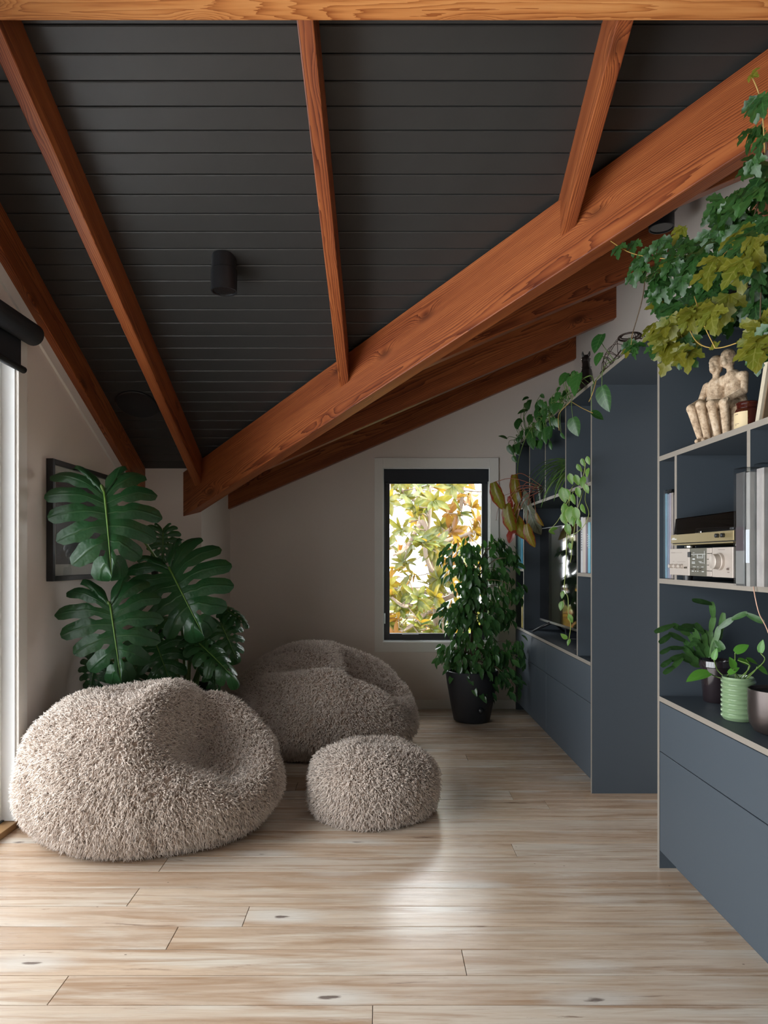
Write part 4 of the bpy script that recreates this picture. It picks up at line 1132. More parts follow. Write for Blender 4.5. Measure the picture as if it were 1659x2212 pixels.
for i, (a, t, ya_, yt_, hw, nn_) in enumerate(mleaves):
    p0, p1 = P(*a, ya_), P(*t, yt_)
    geo = monstera_geo(20+i, hw)
    me = leafmesh('leaf', geo, M['split'])
    Mw = frame(p0, p1-p0, nn_, (p1-p0).length)
    lf_ = link('leaf', me, Mw, mon)
    pts = [(0, y*1.0, .012-.10*y*y) for y in (-.02, .1, .25, .4, .55, .7, .85, .97)]
    v, f = tubegeo(pts, [.014*(1-.85*q/7) for q in range(8)], 6)
    rib = bpy.data.objects.new('midrib', mesh('midrib', v, f, M['midrib'], True)); COL.objects.link(rib); rib.parent = lf_
    root = Vector((MX+random.uniform(-.06, .06), MY+random.uniform(-.05, .05), .385))
    back = p0+Vector((0, .05, .0)); up = Vector(((root.x+p0.x)/2, max(root.y, p0.y)+.02, (root.z+p0.z)/2+.05))
    cp = curve_pts([root, up, back, p0], 6)
    tube('petiole', cp, [.010-.005*q/len(cp) for q in range(len(cp))], M['stem_green'], mon, 7)

# ------------------------------------------------------------------ trailing grape ivy over the near bookcase
def ivy_geo():
    def w(t):
        lob = .5+.5*math.cos(2*math.pi*(t*3.3+.15))
        return (.27*math.sin(math.pi*t**.8)**.8)*(.62+.55*lob)+.003
    V, Fc, E, A = [], [], [], []
    for ang, s, off in ((0, 1.0, 0), (.95, .78, .0), (-.95, .78, .0)):
        g = leafgeo(w, 13, 1, .30, .22, .02); k = len(V); ca, sa = math.cos(ang), math.sin(ang)
        for x, y, z in g[0]: V.append(((x*ca+y*sa)*s, (y*ca-x*sa)*s, z*s+(.05 if ang else 0)*y))
        Fc += [tuple(i+k for i in q) for q in g[1]]; E += g[2]; A += g[3]
    return V, Fc, E, A
M['ivy_dark'] = mat_leaf('ivy_dark', (.010, .040, .010), (.026, .085, .016), .38, .25, (.06, .20, .02), vein=((.05, .14, .035), .10, 4))
M['ivy_lime'] = mat_leaf('ivy_lime', (.10, .125, .010), (.17, .16, .014), .42, .40, (.32, .30, .02), vein=((.26, .26, .06), .10, 4))
ig = ivy_geo(); im_d = leafmesh('leaf', ig, M['ivy_dark']); im_l = leafmesh('leaf', ig, M['ivy_lime'])
ivr = Vector((1.25, 2.05, ZT))
ivy = empty('grape_ivy', ivr, 'big trailing ivy with lobed leaves spilling over the near bookcase', 'plant')
pot('pot', [(.0001, .001), (.09, .001), (.12, .19), (.125, .2), (.118, .2), (.112, .17)], ivr, mat_plain('terracotta', (.35, .14, .07), .8), ivy, .165, .112)
random.seed(41)
iclus = [  # px, py, rx, ry, count, X plane, lime share
    (1605, 490, 60, 90, 40, 1.02, .04), (1510, 545, 70, 66, 38, 1.02, .03), (1440, 600, 36, 50, 18, .99, .04), (1640, 385, 26, 60, 14, 1.0, .0),
    (1560, 455, 46, 40, 16, 1.10, .0), (1418, 530, 24, 26, 5, .95, .0), (1645, 620, 40, 60, 16, 1.08, .1), (1440, 665, 30, 36, 12, .98, .15), (1535, 640, 56, 34, 18, 1.06, .2),
    (1460, 712, 46, 32, 14, .97, .92), (1526, 668, 44, 30, 12, .97, .92), (1608, 525, 36, 36, 7, .94, .9), (1572, 570, 44, 28, 7, .94, .8), (1642, 712, 22, 36, 9, .95, .9), (1466, 752, 28, 26, 9, .96, .6), (1436, 745, 24, 28, 6, .97, .8),
    (1650, 750, 16, 26, 4, 1.0, .3), (1545, 690, 46, 26, 12, 1.16, .0), (1640, 285, 22, 30, 4, .97, .0), (1394, 575, 18, 22, 4, .95, .1), (1650, 500, 20, 60, 12, 1.05, .1), (1642, 215, 12, 18, 3, .93, 0), (1362, 735, 12, 26, 4, 1.0, .3)]
done_ = []
for cx, cy, rx, ry, n_, X, lime in iclus:
    cpos = PX(cx, cy, X+.05)
    src = min(done_, key=lambda u: (u-cpos).length) if done_ else ivr+Vector((-.05, 0, .17))
    vine = curve_pts([src, src.lerp(cpos, .5)+Vector((.02, 0, .03)), cpos], 8)
    done_.append(cpos)
    tube('vine', vine, [.0026-.0008*q/len(vine) for q in range(len(vine))], M['stem_brown'], ivy, 6)
    for k in range(n_):
        a = random.uniform(0, 6.28); rr = math.sqrt(random.random())
        q = PX(min(1700, cx+rx*rr*math.cos(a)), cy+ry*rr*math.sin(a), X+random.uniform(-.08, .05))
        out = Vector((-1, -.8, 0)).normalized()
        d = Vector((0, 0, -1))*random.uniform(.5, 1.1)+out*random.uniform(-.1, .5)+rv(.55)
        lm = random.random() < lime
        s = random.uniform(.050, .082)*(1.08 if lm else 1)
        dn = Vector(d).normalized(); node = q-dn*.03+Vector((random.uniform(-.01, .03), random.uniform(-.02, .02), .03))
        link('leaf', im_l if lm else im_d, frame(q, d, out*.9+Vector((0, 0, .5))+rv(.45), s), ivy)
        if k % 2 == 0:
            nr = min(vine, key=lambda u: (u-q).length)
            if (nr-q).length < .16: tube('petiole', [nr, nr.lerp(q, .5)+Vector((0, 0, .012)), q], [.0014, .0012, .001], M['stem_yellow'] if lm else M['stem_green'], ivy, 5)
# free runners
for pts in ([(1452, 560, .99), (1400, 555, .93), (1355, 543, .90), (1312, 516, .86)], [(1652, 330, .98), (1648, 260, .96), (1640, 205, .95), (1622, 160, .92)], [(1480, 690, .95), (1505, 738, .93), (1548, 752, .93), (1610, 735, .93)], [(1500, 640, .94), (1520, 700, .92), (1545, 752, .93)]):
    q = [PX(x, y, X) for x, y, X in pts]
    tube('vine', curve_pts(q, 6), .0016, M['stem_yellow'], ivy, 5)
    e_ = q[-1]; link('leaf', im_l, frame(e_, rv(), (-1, -.5, .4), .03), ivy)
for x, y, X in ((1372, 520, .93), (1365, 590, .93), (1395, 540, .93), (1338, 530, .88)):
    link('leaf', im_d, frame(PX(x, y, X), Vector((0, 0, -1))+rv(.3), (-1, -.6, .3), .062), ivy)

# ------------------------------------------------------------------ heart-leaf climber on top of the far bookcase
M['heart'] = mat_leaf('heart_leaf', (.014, .060, .014), (.038, .120, .024), .33, .25, (.08, .25, .03), vein=((.09, .20, .06), .06, 5))
hg = leafgeo(w_heart, 12, 2, .30, .22); hm = leafmesh('leaf', hg, M['heart'])
random.seed(43)
hr = Vector((1.27, 4.02, ZT))
hl = empty('heart_leaf_climber', hr, 'trailing climber with heart shaped leaves on top of the far bookcase', 'plant')
pot('pot', [(.0001, .001), (.07, .001), (.09, .13), (.094, .14), (.088, .14), (.084, .12)], hr, M['black'], hl, .12, .084)
hleaves = [((1300, 834), (1313, 892), .97, .62), ((1237, 902), (1247, 944), .99, .75), ((1278, 890), (1306, 906), .98, .6), ((1301, 722), (1281, 762), .99, .75), ((1299, 762), (1285, 790), .99, .7), ((1252, 806), (1237, 856), 1.0, .62),
           ((1226, 806), (1208, 832), 1.02, .7), ((1142, 858), (1128, 864), 1.05, .8), ((1135, 870), (1136, 884), 1.05, .7), ((1140, 886), (1118, 892), 1.05, .7), ((1128, 908), (1112, 912), 1.05, .8), ((1150, 900), (1142, 918), 1.05, .75),
           ((1168, 880), (1158, 910), 1.03, .7), ((1180, 880), (1192, 908), 1.03, .8), ((1170, 905), (1172, 938), 1.02, .65), ((1122, 940), (1130, 962), 1.05, .6), ((1148, 935), (1150, 972), 1.02, .7), ((1095, 948), (1078, 940), 1.05, .8),
           ((1098, 962), (1110, 985), 1.04, .6), ((1108, 985), (1116, 1000), 1.04, .7), ((1168, 852), (1176, 860), 1.06, .8), ((1198, 858), (1186, 876), 1.04, .7), ((1206, 870), (1196, 894), 1.03, .7), ((1228, 842), (1214, 856), 1.05, .7), ((1190, 920), (1184, 950), 1.0, .7), ((1212, 935), (1220, 950), 1.0, .6),
           ((1160, 930), (1166, 948), 1.04, .8), ((1240, 830), (1248, 845), 1.06, .7), ((1200, 905), (1206, 925), 1.02, .8)]
for cx_, cy_, rx_, ry_, n_ in ((1150, 895, 34, 34, 16), (1190, 885, 26, 24, 12), (1130, 940, 22, 26, 8), (1170, 935, 24, 26, 12), (1215, 850, 16, 18, 8), (1245, 815, 14, 18, 6)):
    for k in range(n_):
        x_, y_ = cx_+random.uniform(-rx_, rx_), cy_+random.uniform(-ry_, ry_)
        hleaves.append(((x_, y_), (x_+random.uniform(-8, 8), y_+random.uniform(12, 24)), 1.02+random.uniform(-.04, .05), random.uniform(.6, .8)))
for a, t, X, wx in hleaves:
    p0, p1 = pair(a, t, X)
    L = max(.035, (p1-p0).length)
    nv_ = Vector((-.9, -.75, .45))+rv(.35)
    link('leaf', hm, frame(p0, p1-p0, nv_, L*1.02, wx*1.35), hl)
    top = Vector((max(1.0, p0.x), p0.y+.02, p0.z+.02))
    rim = Vector((1.05, min(5.15, p0.y+random.uniform(-.02, .08)), ZT+.012))
    tube('stem', curve_pts([rim, (rim+p0)/2+Vector((-.03, 0, .02)), p0], 4), .0017, M['stem_green'], hl, 5)
tube('vine', curve_pts([hr+Vector((0, 0, .12)), hr+Vector((-.1, .2, .15)), (1.06, 4.1, ZT+.03), (1.02, 4.6, ZT+.01), (1.0, 4.9, ZT-.15), (1.02, 5.05, ZT-.30)], 6), .003, M['stem_green'], hl, 6)
tube('vine', curve_pts([hr+Vector((0, 0, .12)), (1.16, 3.85, ZT+.10), (1.03, 3.5, ZT+.04), (1.02, 3.3, ZT+.015), (.99, 3.15, ZT-.06)], 6), .003, M['stem_green'], hl, 6)
for pts in ([(1232, 868, 1.02), (1210, 890, .99), (1206, 905, .98), (1208, 930, .99)], [(1232, 866, 1.02), (1255, 880, .98), (1280, 892, .98)], [(1288, 822, 1.0), (1280, 850, .98), (1272, 868, .98)]):
    tube('vine', curve_pts([PX(*q) for q in pts], 6), .002, M['stem_yellow'], hl, 5)

# ------------------------------------------------------------------ spider plant
M['spider'] = mat_leaf('spider_leaf', (.06, .17, .035), (.12, .26, .05), .4, .3, (.15, .35, .04), vein=((.30, .36, .14), .30, 1))
random.seed(44)
sr = Vector((1.20, 4.03, ZU))
spd = empty('spider_plant', sr, 'spider plant with thin arching leaves on the upper shelf over the television', 'plant')
pot('pot', [(.0001, .001), (.06, .001), (.075, .10), (.078, .105), (.072, .105), (.068, .09)], sr, M['black'], spd, .09, .068)
for k in range(80):
    a = random.uniform(0, 6.28); ln = random.uniform(.22, .42); el = random.uniform(.5, 1.25)
    hd = Vector((math.cos(a)*.9-.35, math.sin(a)*.55, 0))
    V, Fc, E, A = [], [], [], []
    p = sr+Vector((0, 0, .09)); d = (hd*math.cos(el)+Vector((0, 0, math.sin(el)))).normalized(); n_ = 10
    pts = [p.copy()]
    for q in range(n_):
        p = p+d*ln/n_; d = (d+Vector((0, 0, -.28))).normalized(); p.x = min(p.x, 1.44)
        p.y = min(max(p.y, 3.84), 4.26) if p.x > 1.03 else p.y
        if p.x > 1.03: p.z = max(p.z, ZU+.012)
        pts.append(p.copy())
    sd = Vector((0, 0, 1)).cross(hd).normalized() if hd.length > .01 else Vector((1, 0, 0))
    for q, pp in enumerate(pts):
        t = q/n_; w_ = .007*(math.sin(math.pi*(.15+.85*t))**.6+.02)
        for s in (-1, 0, 1): V.append(pp+sd*w_*s+Vector((0, 0, .003*abs(s)))); E.append(abs(s)); A.append(t)
    for q in range(n_):
        for s in range(2): a0 = q*3+s; Fc.append((a0, a0+1, a0+4, a0+3))
    o = mk('leaf', V, Fc, M['spider'], spd, org=sr, smooth=True)
    for nm, dat in (('edge', E), ('along', A)):
        at = o.data.attributes.new(nm, 'FLOAT', 'POINT'); at.data.foreach_set('value', dat)

# ------------------------------------------------------------------ painted-leaf begonia
M['beg1'] = mat_leaf('begonia_yellow', (.15, .17, .012), (.24, .17, .014), .35, .40, vein=((.16, .035, .010), .06, 8), edge=((.20, .010, .008), .62, .98))  # yellow-green blade with reddish veins and margin
M['beg2'] = mat_leaf('begonia_silver', (.11, .13, .09), (.17, .18, .12), .35, .1, vein=((.012, .025, .012), .10, 9), edge=((.10, .02, .012), .85, 1.1))
M['beg3'] = mat_leaf('begonia_red', (.22, .030, .018), (.30, .05, .03), .4, .35, (.4, .05, .03), vein=((.20, .02, .02), .05, 5))
M['beg_stem'] = mat_plain('begonia_stem', (.25, .07, .035), .5)
w_beg = lambda t: .30*math.sin(math.pi*(.10+.90*t))**.7*(1+.04*math.cos(t*22))+.003
bgm = [leafmesh('leaf', leafgeo(w_beg, 24, 3, .45, .28, .012), q) for q in (M['beg1'], M['beg2'], M['beg3'])]
br = Vector((1.14, 4.62, ZU))
beg = empty('begonia', br, 'painted-leaf begonia with red edged yellow leaves hanging off the shelf', 'plant')
pot('pot', [(.0001, .001), (.055, .001), (.07, .10), (.073, .105), (.068, .105), (.064, .09)], br, M['black'], beg, .09, .064)
for a, t, X, wx, kind in (((1066, 1042), (1088, 1106), .97, 1.0, 0), ((1112, 1025), (1120, 1104), .98, .75, 0), ((1096, 1088), (1108, 1160), .95, 1.0, 0), ((1112, 1112), (1138, 1172), .94, 1.2, 0), ((1138, 1132), (1152, 1186), .94, 1.0, 0), ((1126, 1058), (1142, 1108), .98, 1.3, 1), ((1140, 1092), (1166, 1160), .96, 1.0, 1), ((1100, 1072), (1106, 1098), .97, 1.1, 2), ((1112, 1142), (1096, 1172), .96, 1.5, 2), ((1158, 1108), (1172, 1140), 1.0, .8, 0), ((1120, 1080), (1112, 1120), .99, .9, 0)):
    p0, p1 = pair(a, t, X, ymax=4.75)
    link('leaf', bgm[kind], frame(p0, p1-p0, Vector((-.75, -.75, .2))+rv(.2), (p1-p0).length, wx*.72), beg)
    rt = br+Vector((random.uniform(-.03, 0), random.uniform(-.03, .03), .09))
    tube('petiole', curve_pts([rt, (rt+p0)/2+Vector((-.04, 0, .05)), p0], 5), .0024, M['beg_stem'], beg, 6)
fl_ = P(1072, 1122, 4.75); tube('flower_stalk', curve_pts([br+Vector((-.02, 0, .1)), P(1090, 1070, 4.75), P(1076, 1100, 4.75), fl_], 5), .0014, M['beg_stem'], beg, 5)
pm = leafmesh('petal', leafgeo(w_oval, 5, 1, .3, .2), mat_plain('pale_petal', (.75, .66, .48), .6))
for k in range(5): link('petal', pm, frame(fl_, Vector((math.cos(k*1.26), math.sin(k*1.26), -.5)), (0, 0, -1), .018), beg)

# ------------------------------------------------------------------ trailing variegated plant by the doorway
M['vari'] = mat_leaf('variegated_leaf', (.10, .24, .035), (.16, .32, .06), .35, .35, (.25, .45, .06), edge=((.48, .50, .20), .86, 1.05), vein=((.18, .30, .08), .06, 1))
vg = leafgeo(w_oval, 7, 2, .35, .25); vm = leafmesh('leaf', vg, M['vari'])
vr = Vector((1.10, 3.56, ZU))
vp = empty('variegated_trailer', vr, 'pale edged trailing plant hanging past the books to the worktop', 'plant')
pot('pot', [(.0001, .001), (.042, .001), (.052, .08), (.055, .085), (.05, .085), (.047, .07)], vr, M['black'], vp, .07, .047)
for pts, rad_ in (([(1250, 1045, 1.05), (1235, 1055, 1.0), (1228, 1100, .98), (1225, 1140, .97), (1222, 1230, .97), (1219, 1270, .97), (1227, 1292, .97), (1228, 1330, .97), (1233, 1350, .97), (1229, 1382, .98)], .0021),
                  ([(1262, 1040, 1.05), (1258, 1065, 1.0), (1245, 1110, .97), (1240, 1150, .97), (1236, 1185, .98)], .0016), ([(1268, 1045, 1.03), (1264, 1080, .99), (1272, 1110, .98), (1258, 1140, .97), (1232, 1158, .97), (1228, 1150, .97)], .0016),
                  ([(1255, 1050, 1.03), (1262, 1020, 1.0), (1265, 1000, 1.0)], .002), ([(1240, 1060, 1.0), (1226, 1085, .97), (1205, 1125, .97), (1186, 1146, .97)], .0018), ([(1236, 1160, .98), (1234, 1200, .98), (1232, 1215, .98)], .002)):
    tube('vine', curve_pts([PX(*q) for q in pts], 6), rad_, M['stem_yellow'] if rad_ < .0015 else mat_plain('lime_stem', (.28, .34, .08), .5), vp, 6)
for a, t, X in (((1256, 990), (1262, 1008), 1.0), ((1268, 985), (1272, 1004), 1.0), ((1246, 1002), (1256, 1020), 1.0), ((1272, 1010), (1266, 1030), 1.0), ((1230, 1022), (1236, 1046), .99), ((1242, 1025), (1250, 1048), .99), ((1262, 1028), (1256, 1052), .99), ((1214, 1052), (1220, 1086), .98), ((1222, 1055), (1230, 1082), .97),
                ((1246, 1052), (1252, 1074), .97), ((1218, 1086), (1228, 1126), .96), ((1234, 1092), (1230, 1130), .96), ((1242, 1095), (1248, 1125), .96), ((1256, 1088), (1262, 1110), .97), ((1248, 1120), (1254, 1140), .96), ((1214, 1108), (1222, 1134), .97), ((1224, 1130), (1230, 1156), .96), ((1205, 1140), (1186, 1146), .97), ((1186, 1148), (1200, 1153), .97), ((1240, 1112), (1236, 1136), .96),
                ((1230, 1172), (1234, 1188), .97), ((1217, 1276), (1213, 1292), .97), ((1215, 1298), (1210, 1318), .97), ((1229, 1326), (1236, 1345), .97), ((1226, 1380), (1212, 1370), .97), ((1232, 1380), (1226, 1392), .97), ((1264, 1046), (1270, 1066), .98), ((1236, 1066), (1240, 1090), .97), ((1228, 1100), (1216, 1122), .96)):
    p0, p1 = pair(a, t, X)
    link('leaf', vm, frame(p0, p1-p0, Vector((-.8, -.7, .35))+rv(.4), max(.04, (p1-p0).length*1.08), 1.15), vp)

# ------------------------------------------------------------------ pots on the near worktop
cr = Vector((1.20, 2.435, ZC))
cac = empty('leaf_cactus', cr, 'flat jointed leaf cactus in a glossy dark brown pot', 'plant')
pot('pot', [(.0001, .001), (.040, .001), (.043, .006), (.053, .125), (.057, .128), (.057, .148), (.054, .150), (.050, .145), (.049, .12)], cr, mat_plain('glossy_brown_pot', (.017, .012, .014), .12, bmp=0, spec=.7, coat=.5), cac, .135, .050)
M['cactus'] = mat_leaf('cactus_pad', (.030, .085, .022), (.06, .14, .035), .35, .12, vein=((.07, .16, .05), .12, 1))
def w_pad(t): return (.20+.10*t)*(math.sin(math.pi*(.10+.84*t))**.5)*(1+.18*(1 if (t*5) % 1 > .5 else 0))
cg = leafgeo(w_pad, 10, 1, .10, .12); cm = leafmesh('pad', cg, M['cactus'])
arms = [((1520, 1420), [(1490, 1372), (1455, 1350), (1420, 1363)]), ((1515, 1430), [(1480, 1385), (1450, 1370), (1428, 1386)]), ((1518, 1440), [(1478, 1400), (1448, 1400), (1430, 1410)]), ((1515, 1440), [(1475, 1415), (1450, 1425), (1432, 1438)]), ((1510, 1440), [(1475, 1420), (1455, 1440), (1437, 1453)]),
        ((1530, 1410), [(1535, 1365), (1541, 1335), (1538, 1305), (1502, 1297)]), ((1540, 1420), [(1552, 1358), (1580, 1338), (1610, 1325), (1645, 1342)]), ((1535, 1420), [(1556, 1370), (1562, 1330)]), ((1530, 1420), [(1520, 1370), (1505, 1350)]), ((1535, 1420), [(1545, 1380), (1562, 1400)]), ((1525, 1420), [(1500, 1362), (1470, 1356)]), ((1530, 1420), [(1548, 1385), (1552, 1405)]), ((1522, 1415), [(1508, 1380), (1492, 1395)]), ((1528, 1415), [(1524, 1365), (1500, 1352), (1478, 1352)]), ((1528, 1420), [(1512, 1390), (1500, 1380)])]
for b0, pts in arms:
    X = cr.x-.02; ch = [PX(b0[0], b0[1], X)]
    for j, (x, y) in enumerate(pts): ch.append(P(x, y, ch[0].y-.03*(j+1)))
    for p0, p1 in zip(ch[:-1], ch[1:]):
        n_ = max(1, round((p1-p0).length/.055))
        for j in range(n_):
            a_, b_ = p0.lerp(p1, j/n_), p0.lerp(p1, (j+1)/n_)
            link('pad', cm, frame(a_, b_-a_, Vector((-.5, -.85, .35))+rv(.25), (b_-a_).length*1.15, .038/(b_-a_).length*.95), cac)

gr = Vector((1.137, 2.165, ZC))
gp = empty('ribbed_pot_plant', gr, 'young heart-leaf plant in a sage green ribbed pot', 'plant')
prof = [(.0001, .001), (.042, .001), (.045, .004)]
for i in range(8):
    z = .006+i*.0155
    prof += [(.0455, z), (.0495, z+.003), (.0512, z+.0075), (.0495, z+.012), (.0455, z+.0145)]
prof += [(.047, .132), (.047, .136), (.044, .137), (.042, .130), (.042, .11)]
pot('ribbed_pot', prof, gr, mat_plain('sage_glaze', (.20, .29, .16), .14, bmp=0, nvar=.03, spec=.6, coat=.4), gp, .118, .042, 56)
M['young'] = mat_leaf('young_leaf', (.045, .17, .020), (.085, .25, .03), .33, .28, (.15, .4, .03), vein=((.10, .26, .06), .05, 4))
yg = leafgeo(w_heart, 12, 2, .25, .25); ym = leafmesh('leaf', yg, M['young'])
for a, t, X, wx, mid in (((1533, 1454), (1483, 1466), 1.06, .8, (1548, 1462)), ((1542, 1425), (1546, 1405), 1.08, .75, (1552, 1450)), ((1588, 1410), (1616, 1391), 1.12, .9, (1588, 1430)), ((1643, 1410), (1646, 1382), 1.12, .75, (1650, 1430)), ((1594, 1426), (1624, 1436), 1.10, .9, (1620, 1440)), ((1586, 1444), (1580, 1428), 1.10, .9, (1586, 1450)), ((1574, 1456), (1592, 1443), 1.10, .8, (1572, 1462)), ((1612, 1424), (1630, 1430), 1.16, .8, (1618, 1440)), ((1636, 1440), (1655, 1452), 1.14, .8, (1630, 1450))):
    p0, p1 = pair(a, t, X)
    link('leaf', ym, frame(p0, p1-p0, Vector((-.4, -.6, .8))+rv(.2), max(.04, (p1-p0).length*1.05), wx), gp)
    tube('petiole', curve_pts([gr+Vector((random.uniform(-.02, .02), random.uniform(-.02, .02), .118)), PX(*mid, (X+gr.x)/2), p0], 5), .0018, M['stem_green'], gp, 6)
kr = Vector((1.155, 1.985, ZC))
kp = empty('metal_planter', kr, 'dark metallic round planter at the picture edge', 'planter')
pot('planter_shell', [(.0001, .001), (.045, .001), (.060, .008), (.072, .03), (.076, .06), (.076, .125), (.075, .130), (.072, .130), (.070, .12)], kr, mat_plain('gunmetal', (.070, .056, .052), .32, metal=.7, nscale=200, nvar=.06, bmp=.02), kp, .11, .070)

# ------------------------------------------------------------------ on top of the far bookcase: wire basket and dark carving
bk = Vector((1.19, 3.25, ZT))
wb = empty('wire_basket', bk, 'dark woven wire dome basket on top of the bookcase', 'basket')
M['wire'] = mat_plain('rust_wire', (.035, .018, .012), .6)
rbk, hbk = .130, .195
def dome(u, v): return bk+Vector((rbk*math.cos(u)*math.cos(v), rbk*1.25*math.sin(u)*math.cos(v), .006+hbk*math.sin(v)))
for k in range(26):
    u0 = random.uniform(0, 6.28); u1 = u0+random.uniform(1.2, 3.0); v1 = random.uniform(.4, 1.5)
    tube('wire_strand', [dome(u0+(u1-u0)*q/10, v1*math.sin(math.pi*q/10)) for q in range(11)], .0016, M['wire'], wb, 5)
for v_, rr in ((0.0, .004), (.10, .003), (1.18, .0045), (1.26, .003)):
    tube('rim_hoop', [dome(2*math.pi*q/36, v_) for q in range(37)], rr, M['wire'], wb, 6)
an = Vector((1.10, 3.62, ZT+.004))
carv = empty('dark_carving', an, 'dark carved animal figure with a raised snout on the bookcase top', 'sculpture')
MA = Matrix.Translation(an) @ Matrix.Rotation(math.radians(80), 4, 'Z')
Sg = [((0, 0, .03), (.02, 0, .12), .034, .030), ((.02, 0, .12), (.05, 0, .185), .026, .020), ((.05, 0, .19), (.062, 0, .205), .024, .022), ((.07, 0, .195), (.118, 0, .178), .015, .009), ((.045, .016, .22), (.04, .018, .235), .008, .005), ((.045, -.016, .22), (.04, -.018, .235), .008, .005),
      ((.03, .022, .11), (.085, .022, .03), .012, .010), ((.03, -.022, .11), (.085, -.022, .03), .012, .010), ((.085, .022, .025), (.11, .022, .012), .010, .008), ((.085, -.022, .025), (.11, -.022, .012), .010, .008), ((-.02, 0, .04), (-.05, 0, .03), .040, .030), ((-.03, .02, .02), (.03, .04, .014), .018, .012), ((-.03, -.02, .02), (.03, -.04, .014), .018, .012),
      ((-.07, 0, .02), (-.16, 0, .012), .014, .008)]
capsules(Sg, .004, 'carved_body', mat_plain('black_wood', (.012, .009, .008), .3), carv, MA, 4)
for q in ((.052, .022, .20), (.052, -.022, .20), (.035, .026, .15), (.035, -.026, .15), (.03, .03, .10), (.03, -.03, .10)):
    v, f = lathegeo([(.0001, -.004), (.0035, -.002), (.004, 0), (.0035, .002), (.0001, .004)], MA @ Vector(q), 10); mk('stud', v, f, M['chrome'], carv, smooth=True)

# ------------------------------------------------------------------ the garden outside the window
def mat_ground(name, c1, c2, s):
    m, nt, nd, lk, b = newmat(name); n1 = noise_t(nt, coords(nt), s, 5)
    lk.new(mixc(nt, n1, c1, c2), b.inputs['Base Color']); b.inputs['Roughness'].default_value = .95; return m
gd = mk('ground_garden', [(-12, YB+.2, -.5), (12, YB+.2, -.5), (12, 24, -.5), (-12, 24, -.5)], [(0, 1, 2, 3)], mat_ground('lawn', (.06, .10, .02), (.14, .16, .05), 3)); tag(gd, 'sunlit lawn beyond the garden window', 'lawn', kind='structure')
fn = empty('garden_fence', (0, 9.2, -.5), 'low pale timber fence behind the garden tree', 'fence')
fmat = mat_plain('weathered_rail', (.42, .33, .22), .8, nscale=20, nvar=.2)
for z in (-.1, .12, .34): box('rail', -3, 4.5, 9.2, 9.23, z, z+.09, fmat, fn)
for x in (-2.4, -.8, .8, 2.4, 4.0): box('post', x, x+.09, 9.23, 9.32, -.5, .5, fmat, fn)
m = mat_leaf('magnolia_leaf', (.028, .075, .012), (.09, .12, .018), .30, .34, (.34, .25, .025), vein=((.22, .24, .06), .08, 1), spec=.6)
nt = m.node_tree; pb = nt.nodes['Principled BSDF']; g_ = nt.nodes.new('ShaderNodeNewGeometry')
old = pb.inputs['Base Color'].links[0].from_socket
nt.links.new(mixc(nt, g_.outputs['Backfacing'], old, (.26, .10, .022)), pb.inputs['Base Color'])
M['mag'] = m
mg = leafgeo(w_long, 6, 1, .22, .30); mm_ = leafmesh('leaf', mg, M['mag'])
random.seed(45)
TR = Vector((.62, 7.35, -.5))
tree = empty('magnolia_tree', TR, 'sunlit magnolia tree with rusty backed leaves outside the window', 'tree')
M['bark'] = mat_plain('grey_bark', (.24, .19, .16), .85, nscale=30, nvar=.25, bmp=.3)
def br_(pts, r0, r1, name='branch'):
    c = curve_pts(pts, 6); tube(name, c, [r0+(r1-r0)*i/len(c) for i in range(len(c))], M['bark'], tree, 8); return c
tk = br_([TR, TR+Vector((.02, .0, .6)), P(945, 1275, 7.3), P(920, 1165, 7.3), P(905, 1060, 7.4), P(890, 950, 7.5)], .085, .025, 'trunk')
tips = []
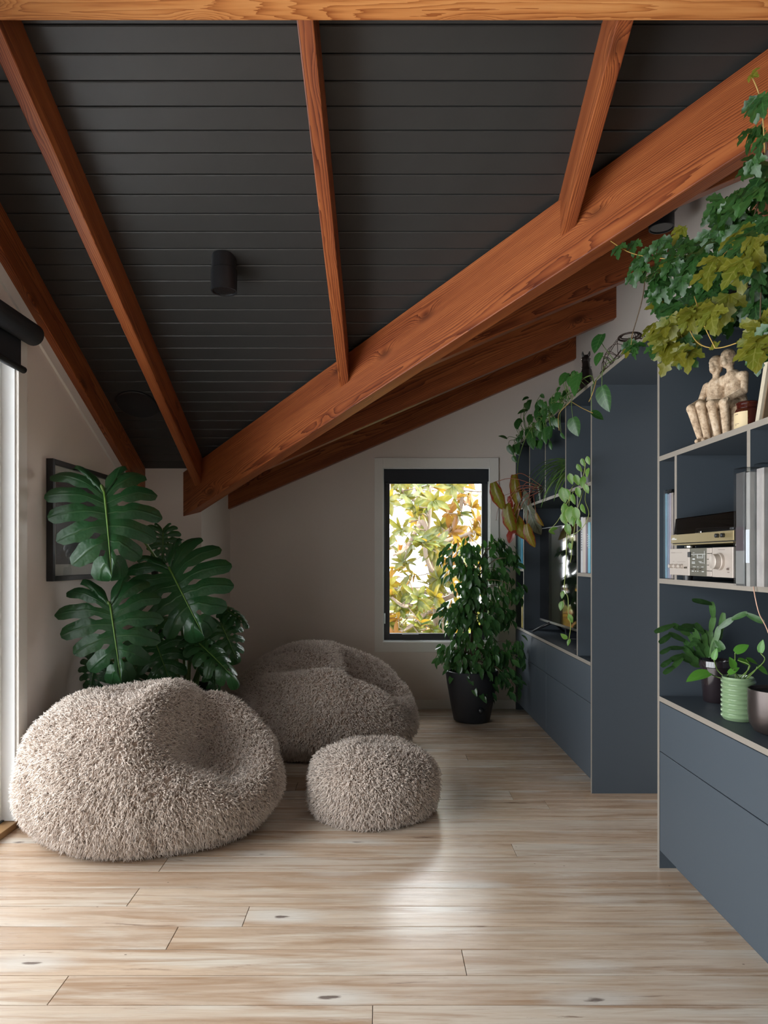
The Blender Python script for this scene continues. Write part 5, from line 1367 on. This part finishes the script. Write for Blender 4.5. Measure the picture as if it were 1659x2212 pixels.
limbs = [[P(945, 1285, 7.3), P(900, 1275, 7.1), P(840, 1272, 7.0), P(740, 1255, 6.9)], [P(925, 1180, 7.3), P(985, 1130, 7.2), P(1000, 1060, 7.1), P(1010, 980, 7.1)], [P(930, 1200, 7.3), P(960, 1170, 7.5), P(1040, 1145, 7.6), P(1130, 1120, 7.7)],
         [P(945, 1300, 7.3), P(890, 1350, 7.1), P(845, 1372, 7.0)], [P(960, 1280, 7.3), P(920, 1200, 6.9), P(928, 1120, 6.7), P(930, 1050, 6.6)], [P(910, 1090, 7.4), P(870, 1060, 7.2), P(830, 1020, 7.1)], [P(950, 1300, 7.3), P(1010, 1270, 7.0), P(1060, 1230, 6.8)], [P(950, 1310, 7.3), P(1010, 1340, 7.1), P(1080, 1330, 7.0)], [P(912, 1120, 7.4), P(880, 1180, 7.0), P(850, 1200, 6.8)], [P(945, 1290, 7.3), P(880, 1310, 6.9), P(845, 1290, 6.8)]]
for L_ in limbs: tips.append(br_(L_, .030, .010))
whorls = []
for c in tips:
    for p in c[4::3]: whorls.append(p+rv(.12))
for k in range(165):
    px, py = random.uniform(790, 1100), random.uniform(1010, 1420)
    if py < 1180 and random.random() < .40: continue
    whorls.append(P(px, py, random.uniform(6.6, 8.0)))
for k in range(30): whorls.append(Vector((random.uniform(-1.2, 2.6), random.uniform(6.8, 8.2), random.uniform(.2, 2.6))))
items = []
for p in whorls:
    nr = min((q for c in tips+[tk] for q in c[::2]), key=lambda u: (u-p).length)
    tube('twig', [nr, nr.lerp(p, .5)+rv(.03), p], [.007, .006, .005], M['bark'], tree, 5)
    ax = (Vector((p.x-TR.x, p.y-TR.y, .35))+rv(.6)).normalized()
    for k in range(random.randint(7, 10)):
        a = k*2.4; o1 = ax.orthogonal().normalized(); o2 = ax.cross(o1)
        rad_ = o1*math.cos(a)+o2*math.sin(a)
        d = rad_*1.0+ax*random.uniform(.1, .8)+rv(.2)
        items.append((p+ax*random.uniform(-.05, .03), d, ax*.9-rad_*.3+rv(.35), random.uniform(.12, .20)))
def inview(q):
    p = q[0]; x, y = CX+p.x*F/p.y, CY-(p.z-H)*F/p.y
    return (0 if 835 < x < 1045 and 1040 < y < 1378 else 1, p.y)
items.sort(key=inview)
rest = []
for i, (p, d, nn_, s) in enumerate(items):
    Mw = frame(p, d, nn_, s, .95)
    if i < 300: link('leaf', mm_, Mw, tree)
    else: rest.append((mg, Mw))
join_leaves('foliage', rest, M['mag'], tree)
fw_ = P(866, 1178, 6.5); pmw = leafmesh('petal', leafgeo(lambda t: .33*math.sin(math.pi*(.1+.85*t))**.7+.002, 6, 2, -.5, .35), mat_plain('white_petal', (.8, .78, .66), .5))
for k in range(7): link('petal', pmw, frame(fw_, Vector((math.cos(k*.9), math.sin(k*.9), .9)), Vector((-math.cos(k*.9), -math.sin(k*.9), .6)), .10), tree)
